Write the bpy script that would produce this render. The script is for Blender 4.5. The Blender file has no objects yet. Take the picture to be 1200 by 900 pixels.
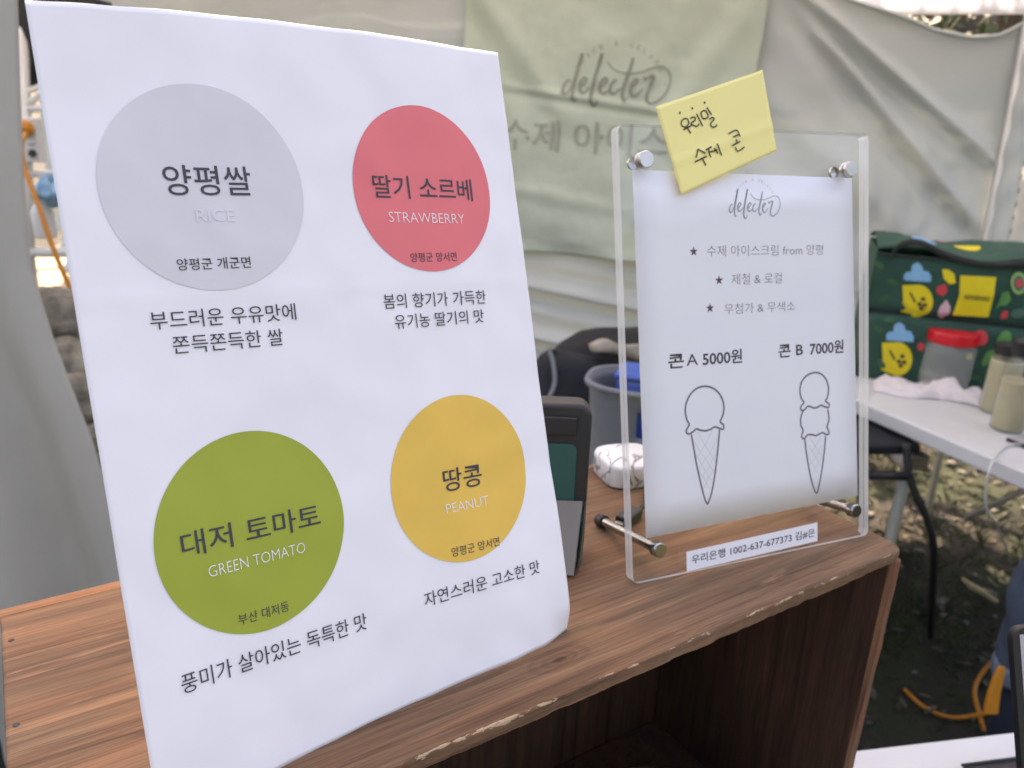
import bpy, bmesh, math, random
from mathutils import Vector, Matrix, noise
random.seed(7)
sc = bpy.context.scene
V = Vector

# ------------------------------------------------------------------ camera
# world: crate top is z = 0, ground is z = -1.1; x runs along the crate, y towards the back
EX = V((0.84315, -0.53613, 0.04074)); ED = V((-0.14099, -0.29358, -0.94548)); EF = V((0.51886, 0.79144, -0.32312))
CAM = V((0, 0, .35))
cd = bpy.data.cameras.new("camera"); cam = bpy.data.objects.new("camera", cd); sc.collection.objects.link(cam)
m3 = Matrix((EX, -ED, -EF)).transposed()
cam.matrix_world = Matrix.Translation(CAM) @ m3.to_4x4()
cd.sensor_width = 36; cd.lens = 27.6; cd.clip_start = .01; cd.clip_end = 400
cd.dof.use_dof = True; cd.dof.focus_distance = .46; cd.dof.aperture_fstop = 10
sc.camera = cam

# ------------------------------------------------------------------ world, sun, exposure
SUN_EL, SUN_AZ = math.radians(52), math.radians(62)     # azimuth measured from +x towards +y
w = bpy.data.worlds.new("World"); sc.world = w; w.use_nodes = True
nt = w.node_tree; nt.nodes.clear()
sky = nt.nodes.new('ShaderNodeTexSky'); sky.sky_type = 'NISHITA'; sky.sun_disc = False
sky.sun_elevation = SUN_EL; sky.sun_rotation = math.radians(90) - SUN_AZ; sky.dust_density = 2.5
bg = nt.nodes.new('ShaderNodeBackground'); bg.inputs[1].default_value = .15
wo = nt.nodes.new('ShaderNodeOutputWorld')
nt.links.new(sky.outputs[0], bg.inputs[0]); nt.links.new(bg.outputs[0], wo.inputs[0])
sd = bpy.data.lights.new("sun", 'SUN'); sd.energy = 4.0; sd.angle = math.radians(.53); sd.color = (1, .95, .87)
so = bpy.data.objects.new("sun", sd); sc.collection.objects.link(so)
sdir = V((math.cos(SUN_EL) * math.cos(SUN_AZ), math.cos(SUN_EL) * math.sin(SUN_AZ), math.sin(SUN_EL)))
so.rotation_euler = sdir.to_track_quat('Z', 'Y').to_euler(); so.location = (0, 0, 6)
sc.view_settings.view_transform = 'Standard'; sc.view_settings.look = 'None'
sc.view_settings.exposure = 2.33; sc.view_settings.gamma = 1
sc.view_settings.use_white_balance = True; sc.view_settings.white_balance_temperature = 8900; sc.view_settings.white_balance_tint = 22
sc.render.engine = 'CYCLES'

# ------------------------------------------------------------------ helpers
def at(u, v, d):                     # a point seen at (u, v) of the 1200x900 photograph, d metres in
    return CAM + (EX * ((u - 600) / 920) + ED * ((v - 450) / 920) + EF) * d
def onz(u, v, z):
    r = EX * ((u - 600) / 920) + ED * ((v - 450) / 920) + EF
    return CAM + r * ((z - CAM.z) / r.z)
def tag(o, label=None, cat=None, group=None, kind=None):
    if label: o['label'] = label
    if cat: o['category'] = cat
    if group: o['group'] = group
    if kind: o['kind'] = kind
    return o
def thing(name, label, cat, loc, group=None):
    o = bpy.data.objects.new(name, None); sc.collection.objects.link(o); o.location = loc
    o.empty_display_size = .05
    return tag(o, label, cat, group)
def wpos(o):
    p = V((0, 0, 0))
    while o is not None: p = p + o.location; o = o.parent
    return p
def add(name, verts, faces, mat, parent=None, smooth=True, loc=None, sharp=None):
    """verts in world coordinates; stored relative to the object's own origin"""
    base = wpos(parent) if parent else V((0, 0, 0))
    o0 = V(loc) if loc is not None else (base if parent else V((0, 0, 0)))
    me = bpy.data.meshes.new(name)
    me.from_pydata([tuple(V(p) - o0) for p in verts], [], faces); me.update()
    mats = mat if isinstance(mat, (list, tuple)) else [mat]
    for m in mats: me.materials.append(m)
    if smooth: me.polygons.foreach_set('use_smooth', [True] * len(me.polygons))
    if sharp: me.set_sharp_from_angle(angle=math.radians(sharp))
    o = bpy.data.objects.new(name, me); sc.collection.objects.link(o)
    if parent: o.parent = parent; o.location = o0 - base
    else: o.location = o0
    return o
class MB:
    def __init__(s): s.v = []; s.f = []
    def put(s, v, f):
        n = len(s.v); s.v += [V(p) for p in v]; s.f += [tuple(i + n for i in q) for q in f]; return s
    def box(s, o, a, b, c):          # corner o, edge vectors
        o, a, b, c = V(o), V(a), V(b), V(c)
        v = [o, o + a, o + a + b, o + b, o + c, o + a + c, o + a + b + c, o + b + c]
        return s.put(v, [(0, 3, 2, 1), (4, 5, 6, 7), (0, 1, 5, 4), (1, 2, 6, 5), (2, 3, 7, 6), (3, 0, 4, 7)])
    def tube(s, pts, r, n=10, caps=True):
        pts = [V(p) for p in pts]; rs = r if isinstance(r, (list, tuple)) else [r] * len(pts)
        t0 = (pts[1] - pts[0]).normalized(); up = V((0, 0, 1)) if abs(t0.z) < .9 else V((1, 0, 0))
        a = t0.cross(up).normalized(); vs = []; k = len(pts)
        for i, p in enumerate(pts):
            t = ((pts[min(i + 1, k - 1)] - pts[max(i - 1, 0)])).normalized()
            a = (a - t * a.dot(t)).normalized(); b = t.cross(a)
            for j in range(n):
                an = 2 * math.pi * j / n; vs.append(p + (a * math.cos(an) + b * math.sin(an)) * rs[i])
        fs = [(i * n + j, i * n + (j + 1) % n, (i + 1) * n + (j + 1) % n, (i + 1) * n + j) for i in range(k - 1) for j in range(n)]
        if caps: fs += [tuple(range(n - 1, -1, -1)), tuple((k - 1) * n + j for j in range(n))]
        return s.put(vs, fs)
    def lathe(s, o, prof, n=28, axis=(0, 0, 1)):
        o = V(o); ax = V(axis).normalized(); a = ax.orthogonal().normalized(); b = ax.cross(a); vs = []
        for r, z in prof:
            for j in range(n):
                an = 2 * math.pi * j / n; vs.append(o + ax * z + (a * math.cos(an) + b * math.sin(an)) * r)
        fs = [(i * n + j, i * n + (j + 1) % n, (i + 1) * n + (j + 1) % n, (i + 1) * n + j) for i in range(len(prof) - 1) for j in range(n)]
        return s.put(vs, fs)
    def build(s, name, mat, parent=None, smooth=False, bevel=0, loc=None, seg=2, sharp=None):
        o = add(name, s.v, s.f, mat, parent, smooth, loc, sharp)
        if bevel:
            b = o.modifiers.new('bevel', 'BEVEL'); b.width = bevel; b.segments = seg; b.limit_method = 'ANGLE'
            o.data.polygons.foreach_set('use_smooth', [True] * len(o.data.polygons)); b.harden_normals = True
        return o
def smooth_path(pts, n=6):           # Catmull-Rom
    P = [V(p) for p in pts]; P = [P[0] * 2 - P[1]] + P + [P[-1] * 2 - P[-2]]; out = []
    for i in range(1, len(P) - 2):
        for k in range(n):
            t = k / n; a, b, c, d = P[i - 1], P[i], P[i + 1], P[i + 2]
            out.append(.5 * ((2 * b) + (c - a) * t + (2 * a - 5 * b + 4 * c - d) * t * t + (3 * b - a - 3 * c + d) * t ** 3))
    return out + [P[-2]]
def grid(name, nx, ny, fn, mat, parent=None, thick=0, loc=None):
    vs = [fn(i / nx, j / ny) for j in range(ny + 1) for i in range(nx + 1)]
    fs = [(j * (nx + 1) + i, j * (nx + 1) + i + 1, (j + 1) * (nx + 1) + i + 1, (j + 1) * (nx + 1) + i) for j in range(ny) for i in range(nx)]
    o = add(name, vs, fs, mat, parent, True, loc)
    if thick:
        s = o.modifiers.new('thick', 'SOLIDIFY'); s.thickness = thick; s.offset = -1
    return o
def fbm(p, sc_=1.0, o=3):
    return noise.fractal(V(p) * sc_, 1.0, 2.0, o)

# ------------------------------------------------------------------ materials
class NT:
    def __init__(s, name):
        s.m = bpy.data.materials.new(name); s.m.use_nodes = True; s.t = s.m.node_tree
        s.b = s.t.nodes['Principled BSDF']; s.out = s.t.nodes['Material Output']
    def n(s, typ, **kw):
        nd = s.t.nodes.new(typ)
        for k, v in kw.items():
            if k in nd.inputs.keys(): nd.inputs[k].default_value = v
            else: setattr(nd, k, v)
        return nd
    def l(s, a, b): s.t.links.new(a, b)
    def coord(s, scale=(1, 1, 1), rot=(0, 0, 0), loc=(0, 0, 0), out='Object'):
        c = s.n('ShaderNodeTexCoord'); mp = s.n('ShaderNodeMapping'); s.l(c.outputs[out], mp.inputs[0])
        mp.inputs['Scale'].default_value = scale; mp.inputs['Rotation'].default_value = rot; mp.inputs['Location'].default_value = loc
        return mp.outputs[0]
    def noise(s, vec, scale, detail=4, rough=.55, dist=0):
        nd = s.n('ShaderNodeTexNoise'); nd.inputs['Scale'].default_value = scale; nd.inputs['Detail'].default_value = detail
        nd.inputs['Roughness'].default_value = rough; nd.inputs['Distortion'].default_value = dist; s.l(vec, nd.inputs['Vector']); return nd.outputs[0]
    def ramp(s, fac, stops):
        r = s.n('ShaderNodeValToRGB'); e = r.color_ramp.elements
        while len(e) < len(stops): e.new(.5)
        for q, (p, c) in zip(e, stops): q.position = p; q.color = tuple(c) + (1,) if len(c) == 3 else c
        s.l(fac, r.inputs[0]); return r.outputs[0]
    def mix(s, fac, a, b, mode='MIX'):
        m = s.n('ShaderNodeMix'); m.data_type = 'RGBA'; m.blend_type = mode
        for sock, v in ((m.inputs[0], fac), (m.inputs[6], a), (m.inputs[7], b)):
            if hasattr(v, 'is_output'): s.l(v, sock)
            else: sock.default_value = v if not isinstance(v, tuple) or len(v) == 4 else v + (1,)
        return m.outputs[2]
    def bump(s, h, strength=.3, dist=.002, base=None):
        b = s.n('ShaderNodeBump'); b.inputs['Strength'].default_value = strength; b.inputs['Distance'].default_value = dist
        s.l(h, b.inputs['Height'])
        if base: s.l(base, b.inputs['Normal'])
        s.l(b.outputs[0], s.b.inputs['Normal']); return b.outputs[0]
def c4(c): return tuple(c) + (1,)
def pbr(name, col, rough=.5, metal=0, var=.12, vs=30, bump=0, bs=200, bd=.001, spec=None, coat=0):
    """plain stuff with slight mottling of colour and gloss and optional fine relief"""
    k = NT(name); vec = k.coord(); nz = k.noise(vec, vs, 5)
    lo = tuple(max(0, c * (1 - var)) for c in col); hi = tuple(min(1, c * (1 + var)) for c in col)
    k.l(k.ramp(nz, [(.3, lo), (.7, hi)]), k.b.inputs['Base Color'])
    k.b.inputs['Roughness'].default_value = rough; k.b.inputs['Metallic'].default_value = metal
    if spec is not None: k.b.inputs['Specular IOR Level'].default_value = spec
    if coat: k.b.inputs['Coat Weight'].default_value = coat
    if bump: k.bump(k.noise(vec, bs, 3), bump, bd)
    return k.m
def clear(name, tint=(1, 1, 1), ior=1.49, haze=0.0, hazecol=(.8, .8, .8), glossr=.03):
    """thin clear plastic: lets light and shadow rays straight through and reflects at its surface"""
    k = NT(name); k.t.nodes.remove(k.b)
    tr = k.n('ShaderNodeBsdfTransparent'); tr.inputs[0].default_value = c4(tint)
    gl = k.n('ShaderNodeBsdfGlossy'); gl.inputs['Roughness'].default_value = glossr
    fr = k.n('ShaderNodeFresnel'); fr.inputs[0].default_value = ior
    geo = k.n('ShaderNodeNewGeometry'); mxn = k.n('ShaderNodeMath', operation='MULTIPLY')
    inv = k.n('ShaderNodeMath', operation='SUBTRACT'); inv.inputs[0].default_value = 1; k.l(geo.outputs['Backfacing'], inv.inputs[1])
    k.l(fr.outputs[0], mxn.inputs[0]); k.l(inv.outputs[0], mxn.inputs[1])
    mx = k.n('ShaderNodeMixShader'); k.l(mxn.outputs[0], mx.inputs[0]); k.l(tr.outputs[0], mx.inputs[1]); k.l(gl.outputs[0], mx.inputs[2])
    last = mx.outputs[0]
    if haze:
        df = k.n('ShaderNodeBsdfDiffuse'); df.inputs[0].default_value = c4(hazecol)
        tl = k.n('ShaderNodeBsdfTranslucent'); tl.inputs[0].default_value = c4(hazecol)
        a = k.n('ShaderNodeMixShader'); a.inputs[0].default_value = .5; k.l(df.outputs[0], a.inputs[1]); k.l(tl.outputs[0], a.inputs[2])
        m2 = k.n('ShaderNodeMixShader'); m2.inputs[0].default_value = haze; k.l(last, m2.inputs[1]); k.l(a.outputs[0], m2.inputs[2]); last = m2.outputs[0]
    k.l(last, k.out.inputs[0]); return k.m
def fabric(name, col, transl=.35, var=.05, scale=2.0, weave=900, bump=.15, rough=.8):
    k = NT(name); vec = k.coord(); nz = k.noise(vec, scale, 5, .6)
    lo = tuple(c * (1 - var) for c in col); hi = tuple(min(1, c * (1 + var)) for c in col)
    colr = k.ramp(nz, [(.3, lo), (.7, hi)]); k.l(colr, k.b.inputs['Base Color']); k.b.inputs['Roughness'].default_value = rough
    k.b.inputs['Specular IOR Level'].default_value = .2
    nrm = k.bump(k.noise(vec, weave, 2), bump, .0006, k.bump(k.noise(vec, 9, 4), .25, .01))
    tl = k.n('ShaderNodeBsdfTranslucent'); k.l(colr, tl.inputs[0]); k.l(nrm, tl.inputs['Normal'])
    mx = k.n('ShaderNodeMixShader'); mx.inputs[0].default_value = transl
    k.l(k.b.outputs[0], mx.inputs[1]); k.l(tl.outputs[0], mx.inputs[2]); k.l(mx.outputs[0], k.out.inputs[0]); return k.m

def wood(name, light, dark, along=0, seed=0, knots=(), chips=False, dull=.68):
    """sawn softwood, grain along local x (0), y (1) or z (2)"""
    k = NT(name); k.b.inputs['Specular IOR Level'].default_value = .3; st = [14, 14, 14]; st[along] = .9
    vec = k.coord(tuple(st), loc=(seed, seed * 1.7, seed * .6)); fine = [160, 160, 160]; fine[along] = 4
    vf = k.coord(tuple(fine), loc=(seed, 0, 0))
    warp = k.noise(vec, 1.0, 3, .5, 1.2)
    n1 = k.noise(vec, 2.2, 6, .6, 1.6); n2 = k.noise(vf, 1.0, 4, .6)
    wv = k.n('ShaderNodeTexWave'); wv.wave_type = 'BANDS'; wv.bands_direction = 'XYZ'[(along + 1) % 3] if along != 0 else 'Y'
    wv.inputs['Scale'].default_value = .9; wv.inputs['Distortion'].default_value = 7; wv.inputs['Detail'].default_value = 3; wv.inputs['Detail Scale'].default_value = .8
    k.l(vec, wv.inputs['Vector'])
    mid = tuple((a + b) / 2 for a, b in zip(light, dark))
    c1 = k.ramp(n1, [(.25, dark), (.45, mid), (.62, light), (.85, tuple(c * 1.12 for c in light))])
    c2 = k.ramp(wv.outputs[0], [(.0, tuple(c * .80 for c in mid)), (.35, mid), (.9, light)])
    col = k.mix(.30, c1, c2)
    pale = k.ramp(k.noise(k.coord(tuple([6 if i == along else 70 for i in range(3)]), loc=(seed, 9, 4)), 1.0, 5, .7, 1.0), [(.60, (0, 0, 0)), (.74, (1, 1, 1))])
    col = k.mix(pale, col, tuple(min(1, c * 1.35) for c in light))
    drk = k.ramp(k.noise(k.coord(tuple([2.2 if i == along else 36 for i in range(3)]), loc=(seed, 2, 7)), 1.0, 6, .65, 2.0), [(.36, (.45, .42, .40)), (.47, (1, 1, 1))])
    col = k.mix(.75, col, drk, 'MULTIPLY')
    lines = k.ramp(n2, [(.32, (.62, .58, .55)), (.5, (1, 1, 1))])
    col = k.mix(.8, col, lines, 'MULTIPLY')
    f3 = k.noise(k.coord(tuple([14 if i == along else 620 for i in range(3)]), loc=(seed, 4, 1)), 1.0, 3, .7)
    col = k.mix(.85, col, k.ramp(f3, [(.34, (.66, .62, .60)), (.52, (1, 1, 1)), (.70, (1.22, 1.18, 1.12))]), 'MULTIPLY')
    red = k.ramp(k.noise(k.coord(tuple([4 if i == along else 16 for i in range(3)]), loc=(seed, 6, 6)), 1.0, 4, .6, 1.5), [(.38, (1.06, .93, .86)), (.62, (.92, 1.0, 1.02))])
    col = k.mix(.8, col, red, 'MULTIPLY')
    big = k.ramp(k.noise(k.coord((3, 3, 3), loc=(seed * 3, 0, 0)), 1.6, 3), [(.3, (.80, .80, .80)), (.7, (1.15, 1.10, 1.02))])
    col = k.mix(.8, col, big, 'MULTIPLY')
    tc = k.coord()
    crack = k.noise(k.coord(tuple([.55 if i == along else 30 for i in range(3)]), loc=(seed, 5, 2)), 1.3, 2, .4, .3)
    cr = k.ramp(crack, [(.495, (1, 1, 1)), (.5, (.35, .28, .25)), (.506, (1, 1, 1))])
    col = k.mix(.55, col, cr, 'MULTIPLY')
    for (px, py, rr) in knots:
        s = [1, 1, .0]; d = k.n('ShaderNodeVectorMath', operation='DISTANCE')
        mp = k.n('ShaderNodeMapping'); mp.vector_type = 'POINT'; mp.inputs['Scale'].default_value = (.42, 1, 0); k.l(tc, mp.inputs[0])
        k.l(mp.outputs[0], d.inputs[0]); d.inputs[1].default_value = (px * .42, py, 0)
        wob = k.n('ShaderNodeMath', operation='MULTIPLY_ADD'); k.l(warp, wob.inputs[0]); wob.inputs[1].default_value = rr * 1.6; k.l(d.outputs['Value'], wob.inputs[2])
        rp = k.n('ShaderNodeMapRange'); rp.inputs['From Min'].default_value = rr * .8; rp.inputs['From Max'].default_value = rr * 4.2; k.l(wob.outputs[0], rp.inputs[0])
        kc = k.ramp(rp.outputs[0], [(0, (.25, .2, .18)), (.10, (.45, .4, .36)), (.16, (.95, .85, .78)), (.34, (.7, .62, .58)), (.4, (1, .95, .9)), (.62, (.8, .75, .72)), (.7, (1, 1, 1))])
        col = k.mix(.8, col, kc, 'MULTIPLY')
    if chips:   # torn pale fibres along the worn front arris (local y near 0)
        sx = k.n('ShaderNodeSeparateXYZ'); k.l(tc, sx.inputs[0])
        nn = k.noise(k.coord((55, 220, 160)), 1.0, 4, .75, .6)
        n0 = k.n('ShaderNodeMath', operation='MULTIPLY_ADD'); k.l(k.noise(k.coord((7, 1, 1)), 1.0, 2), n0.inputs[0]); n0.inputs[1].default_value = .7; n0.inputs[2].default_value = -.36
        band = k.n('ShaderNodeMapRange'); band.inputs['From Min'].default_value = .0015; band.inputs['From Max'].default_value = .0045
        band.inputs['To Min'].default_value = .13; band.inputs['To Max'].default_value = -.3; k.l(sx.outputs['Y'], band.inputs[0])
        zz = k.n('ShaderNodeMapRange'); zz.inputs['From Min'].default_value = -.006; zz.inputs['From Max'].default_value = -.001
        zz.inputs['To Min'].default_value = -.3; zz.inputs['To Max'].default_value = .0; k.l(sx.outputs['Z'], zz.inputs[0])
        a = k.n('ShaderNodeMath', operation='ADD'); k.l(nn, a.inputs[0]); k.l(band.outputs[0], a.inputs[1])
        a0 = k.n('ShaderNodeMath', operation='ADD'); k.l(a.outputs[0], a0.inputs[0]); k.l(n0.outputs[0], a0.inputs[1]); a = a0
        a2 = k.n('ShaderNodeMath', operation='ADD'); k.l(a.outputs[0], a2.inputs[0]); k.l(zz.outputs[0], a2.inputs[1])
        msk = k.ramp(a2.outputs[0], [(.675, (0, 0, 0)), (.715, (1, 1, 1))])
        col = k.mix(msk, col, (.44, .31, .20))
    k.l(col, k.b.inputs['Base Color'])
    rr_ = k.ramp(n1, [(.3, (dull - .08,) * 3), (.7, (dull + .1,) * 3)]); k.l(rr_, k.b.inputs['Roughness'])
    k.bump(n2, .5, .0006, k.bump(n1, .35, .0015)); return k.m

M = {}
M['paper'] = pbr('paper', (.82, .80, .825), .75, var=.012, vs=14, bump=.12, bs=700, bd=.0002, spec=.25)
M['ink'] = pbr('dark ink', (.045, .042, .055), .6, var=.1)
M['ink_soft'] = pbr('thin grey ink', (.30, .29, .33), .6, var=.06)
M['ink_mid'] = pbr('grey ink', (.17, .16, .19), .6, var=.06)
M['ink_brown'] = pbr('brown ink', (.11, .06, .07), .6, var=.1)
M['white_ink'] = pbr('white print', (.82, .80, .80), .7, var=.02)
M['faint'] = pbr('faint print', (.70, .68, .72), .7, var=.02)
M['disc_grey'] = pbr('grey print', (.65, .63, .655), .7, var=.025, vs=40)
M['disc_pink'] = pbr('pink print', (.82, .172, .185), .65, var=.03, vs=40)
M['disc_green'] = pbr('green print', (.325, .375, .042), .65, var=.03, vs=40)
M['disc_yellow'] = pbr('yellow print', (.80, .49, .092), .65, var=.03, vs=40)
M['note'] = pbr('yellow note paper', (.93, .80, .33), .75, var=.02, vs=20, spec=.2)
M['marker'] = pbr('black marker', (.03, .028, .02), .5)
M['acrylic'] = clear('clear acrylic', (.995, .997, .995), 1.38)
M['acr_edge'] = clear('polished acrylic edge', (.93, .95, .93), 1.5, haze=.62, hazecol=(.84, .86, .85), glossr=.08)
M['acr_top'] = clear('acrylic top edge light tint', (.74, .76, .74), 1.5, haze=.06, hazecol=(.6, .62, .6), glossr=.05)  # grey tint stands in for light bending away at the edge
M['steel'] = pbr('brushed steel', (.50, .48, .46), .3, 1, var=.1, vs=60, bump=.1, bs=500, bd=.0002)
M['chrome'] = pbr('dark polished steel', (.32, .31, .30), .16, 1, var=.1)
M['black'] = pbr('black plastic', (.014, .014, .016), .5, var=.2, vs=60, bump=.1, bs=900, bd=.0002)
M['charcoal'] = pbr('charcoal rubber', (.018, .018, .020), .55, var=.15, vs=60, bump=.15, bs=700, bd=.0003)
M['teal'] = pbr('teal plastic', (.008, .085, .075), .45, var=.08)
M['flap'] = pbr('grey brown flap', (.20, .18, .16), .6, var=.08, bump=.15, bs=600, bd=.0002)
M['white'] = pbr('white plastic', (.60, .61, .61), .4, var=.03, vs=12, bump=.06, bs=300, bd=.0004)
M['white_metal'] = pbr('white painted metal', (.66, .66, .64), .35, var=.06, vs=14)
M['cream_metal'] = pbr('pale painted tube', (.55, .56, .50), .35, var=.06, vs=14)
M['wood_top'] = wood('worn brown board', (.265, .152, .087), (.080, .045, .027), 0, 0, knots=tuple((onz(a, b, 0).x + .0405, onz(a, b, 0).y - .322, r) for a, b, r in ((656, 773, .0045), (490, 893, .0022), (1061, 637, .0015), (600, 620, .003))) , chips=True)
M['wood_side'] = wood('worn brown end board', (.27, .135, .078), (.12, .058, .034), 2, 3)
M['wood_shade'] = wood('shade darkened inner board', (.075, .038, .024), (.032, .017, .012), 2, 5)  # the crate's inner shade is put into this darker wood colour
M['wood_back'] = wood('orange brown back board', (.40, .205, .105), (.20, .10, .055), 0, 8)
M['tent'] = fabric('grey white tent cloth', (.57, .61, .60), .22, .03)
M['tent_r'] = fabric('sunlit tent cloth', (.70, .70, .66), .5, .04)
M['roof'] = fabric('white roof cloth', (.86, .88, .92), .42, .02)
M['curtain'] = fabric('grey curtain cloth', (.55, .53, .48), .2, .03)
M['valance'] = fabric('white valance cloth', (.88, .90, .96), .68, .02)
M['banner'] = fabric('pale green banner cloth', (.60, .68, .58), .22, .03, 3)
M['ban_ink'] = pbr('banner print', (.26, .28, .23), .8, var=.1)
M['green_bag'] = fabric('dark green bag cloth', (.024, .078, .056), .0, .2, 8, 500, .2, .55)
M['bag_black'] = pbr('black webbing', (.016, .02, .018), .7, var=.2, bump=.3, bs=400)
M['backpack'] = fabric('black backpack cloth', (.018, .019, .023), .0, .3, 10, 400, .3, .65)
M['grey_tub'] = pbr('grey plastic tub', (.15, .16, .175), .5, var=.04)
M['blue'] = pbr('blue plastic', (.012, .085, .42), .35, var=.1)
M['red'] = pbr('red lid plastic', (.70, .015, .025), .35, var=.04)
M['jar'] = clear('clear jar plastic', (.95, .96, .95), 1.45, haze=.24, hazecol=(.85, .87, .86), glossr=.08)
M['bottle'] = clear('clear bottle plastic', (.93, .94, .92), 1.45, haze=.10, hazecol=(.7, .7, .68), glossr=.06)
M['cream'] = pbr('cream liquid', (.52, .47, .30), .35, var=.04)
M['tissue'] = pbr('white tissue', (.70, .65, .65), .9, var=.03, bump=.2, bs=300)
M['denim'] = fabric('blue denim', (.055, .080, .120), .0, .18, 25, 700, .4, .85)
M['denim_pale'] = fabric('frayed pale denim', (.13, .17, .24), .0, .3, 60, 900, .5, .9)
M['navy'] = fabric('navy cloth', (.018, .026, .045), .0, .2, 20, 500, .3, .85)
M['skin'] = pbr('skin', (.52, .33, .24), .5, var=.05)
M['hair'] = pbr('black hair', (.012, .010, .010), .5, var=.3, vs=80)
M['shirt'] = fabric('grey shirt cloth', (.25, .25, .26), .0, .1, 20, 500, .2, .85)
M['orange'] = pbr('orange cable', (.52, .19, .012), .45, var=.06)
M['screen'] = pbr('grey lit screen glass', (.42, .40, .41), .12, var=.03)
M['stone'] = pbr('grey brown stone', (.20, .185, .15), .9, var=.6, vs=9, bump=.8, bs=40, bd=.02)
M['wall_stone'] = pbr('dark hillside stone', (.13, .115, .095), .9, var=.5, vs=5, bump=.9, bs=12, bd=.05)
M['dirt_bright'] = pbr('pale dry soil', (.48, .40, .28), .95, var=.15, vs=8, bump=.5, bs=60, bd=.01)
M['bark'] = pbr('brown bark', (.075, .055, .04), .9, var=.4, vs=14, bump=.8, bs=30, bd=.02)
def marble():
    k = NT('white marble print'); vec = k.coord(); v = k.n('ShaderNodeTexNoise'); v.inputs['Scale'].default_value = 13; v.inputs['Detail'].default_value = 6; v.inputs['Distortion'].default_value = 2.5
    k.l(vec, v.inputs['Vector']); k.l(k.ramp(v.outputs[0], [(.47, (.74, .74, .74)), (.5, (.07, .07, .08)), (.522, (.74, .74, .74))]), k.b.inputs['Base Color'])
    k.b.inputs['Roughness'].default_value = .3; return k.m
M['marble'] = marble()
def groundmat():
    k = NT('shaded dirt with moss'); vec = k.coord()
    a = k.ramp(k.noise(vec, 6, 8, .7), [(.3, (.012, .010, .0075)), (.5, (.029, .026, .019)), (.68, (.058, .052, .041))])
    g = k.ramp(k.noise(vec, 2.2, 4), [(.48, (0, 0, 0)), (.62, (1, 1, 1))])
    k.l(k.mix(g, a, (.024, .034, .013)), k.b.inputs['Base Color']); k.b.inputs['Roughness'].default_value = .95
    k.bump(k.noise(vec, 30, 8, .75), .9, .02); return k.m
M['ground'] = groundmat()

# ================================================================== SETTING
# ground sheet, finer near the booth
def ground_z(x, y):
    return -1.1 + .02 * fbm((x, y, 0), 1.3) + .006 * fbm((x, y, 3), 9)
gx = [-200, -60, -20, -6, -2] + [-.5 + i * .07 for i in range(80)] + [5.2, 6, 8, 12, 20, 60, 200]
gy = [-200, -60, -20, -6, -2] + [-.6 + i * .07 for i in range(72)] + [4.6, 5.4, 7, 12, 20, 60, 200]
near = lambda x, y: max(0, 1 - max(0, abs(x - 2) - 4) / 4) * max(0, 1 - max(0, abs(y - 2) - 4) / 4)
vs = [V((x, y, -1.1 + (ground_z(x, y) + 1.1) * near(x, y))) for y in gy for x in gx]
nx = len(gx)
fs = [(j * nx + i, j * nx + i + 1, (j + 1) * nx + i + 1, (j + 1) * nx + i) for j in range(len(gy) - 1) for i in range(nx - 1)]
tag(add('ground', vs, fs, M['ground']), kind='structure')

# leaf litter, pebbles and grass: nobody could count them
lit = [MB(), MB(), MB()]; leafcols = [(.048, .037, .023), (.032, .026, .018), (.070, .064, .049)]
for i in range(2600):
    x = random.uniform(1.0, 5.0); y = random.uniform(-.3, 3.0); z = ground_z(x, y) + .006
    L = random.uniform(.008, .028); a = random.uniform(0, 6.28); tilt = random.uniform(-.5, .5)
    d = V((math.cos(a), math.sin(a), tilt * .5)) * L; s = V((-math.sin(a), math.cos(a), random.uniform(-.4, .4))) * L * .35
    c = V((x, y, z + .004)); up = V((0, 0, L * random.uniform(.05, .2)))
    lit[i % 3].put([c - d, c - d * .3 - s + up, c - d * .3 + s + up * .6, c + d * .45 - s * .8 + up, c + d * .45 + s * .8, c + d],
                   [(0, 1, 2), (1, 3, 4, 2), (3, 5, 4)])
for q, cc, nm in zip(lit, leafcols, ('tan', 'brown', 'grey')):
    o = q.build('leaf_litter', pbr('dry ' + nm + ' leaf', cc, .85, var=.35, vs=20), smooth=True)
    tag(o, {'tan': 'tan dry leaves strewn over the shaded ground', 'brown': 'dark brown rotting leaves on the shaded ground', 'grey': 'bleached grey leaves on the shaded ground'}[nm], 'leaf litter', kind='stuff')
pb = MB()
ico = [V(v).normalized() for v in [(0, 0, 1), (.9, 0, .4), (.28, .85, .4), (-.72, .52, .4), (-.72, -.52, .4), (.28, -.85, .4), (.72, .52, -.4), (-.28, .85, -.4), (-.9, 0, -.4), (-.28, -.85, -.4), (.72, -.52, -.4), (0, 0, -1)]]
icf = [(0, 1, 2), (0, 2, 3), (0, 3, 4), (0, 4, 5), (0, 5, 1), (1, 6, 2), (2, 7, 3), (3, 8, 4), (4, 9, 5), (5, 10, 1), (6, 7, 2), (7, 8, 3), (8, 9, 4), (9, 10, 5), (10, 6, 1), (11, 7, 6), (11, 8, 7), (11, 9, 8), (11, 10, 9), (11, 6, 10)]
for i in range(420):
    x = random.uniform(1.2, 5.0); y = random.uniform(-.2, 3.0); r = random.uniform(.008, .03); sx, sy, sz = random.uniform(.7, 1.4), random.uniform(.7, 1.4), random.uniform(.4, .8)
    pb.put([V((x, y, ground_z(x, y) + r * .2)) + V((p.x * sx, p.y * sy, p.z * sz)) * r * random.uniform(.85, 1.1) for p in ico], icf)
tag(pb.build('pebbles', pbr('pale pebble', (.12, .115, .10), .85, var=.4, vs=30), smooth=True), 'grey pebbles scattered on the shaded ground', 'pebbles', kind='stuff')
gb = MB()
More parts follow.
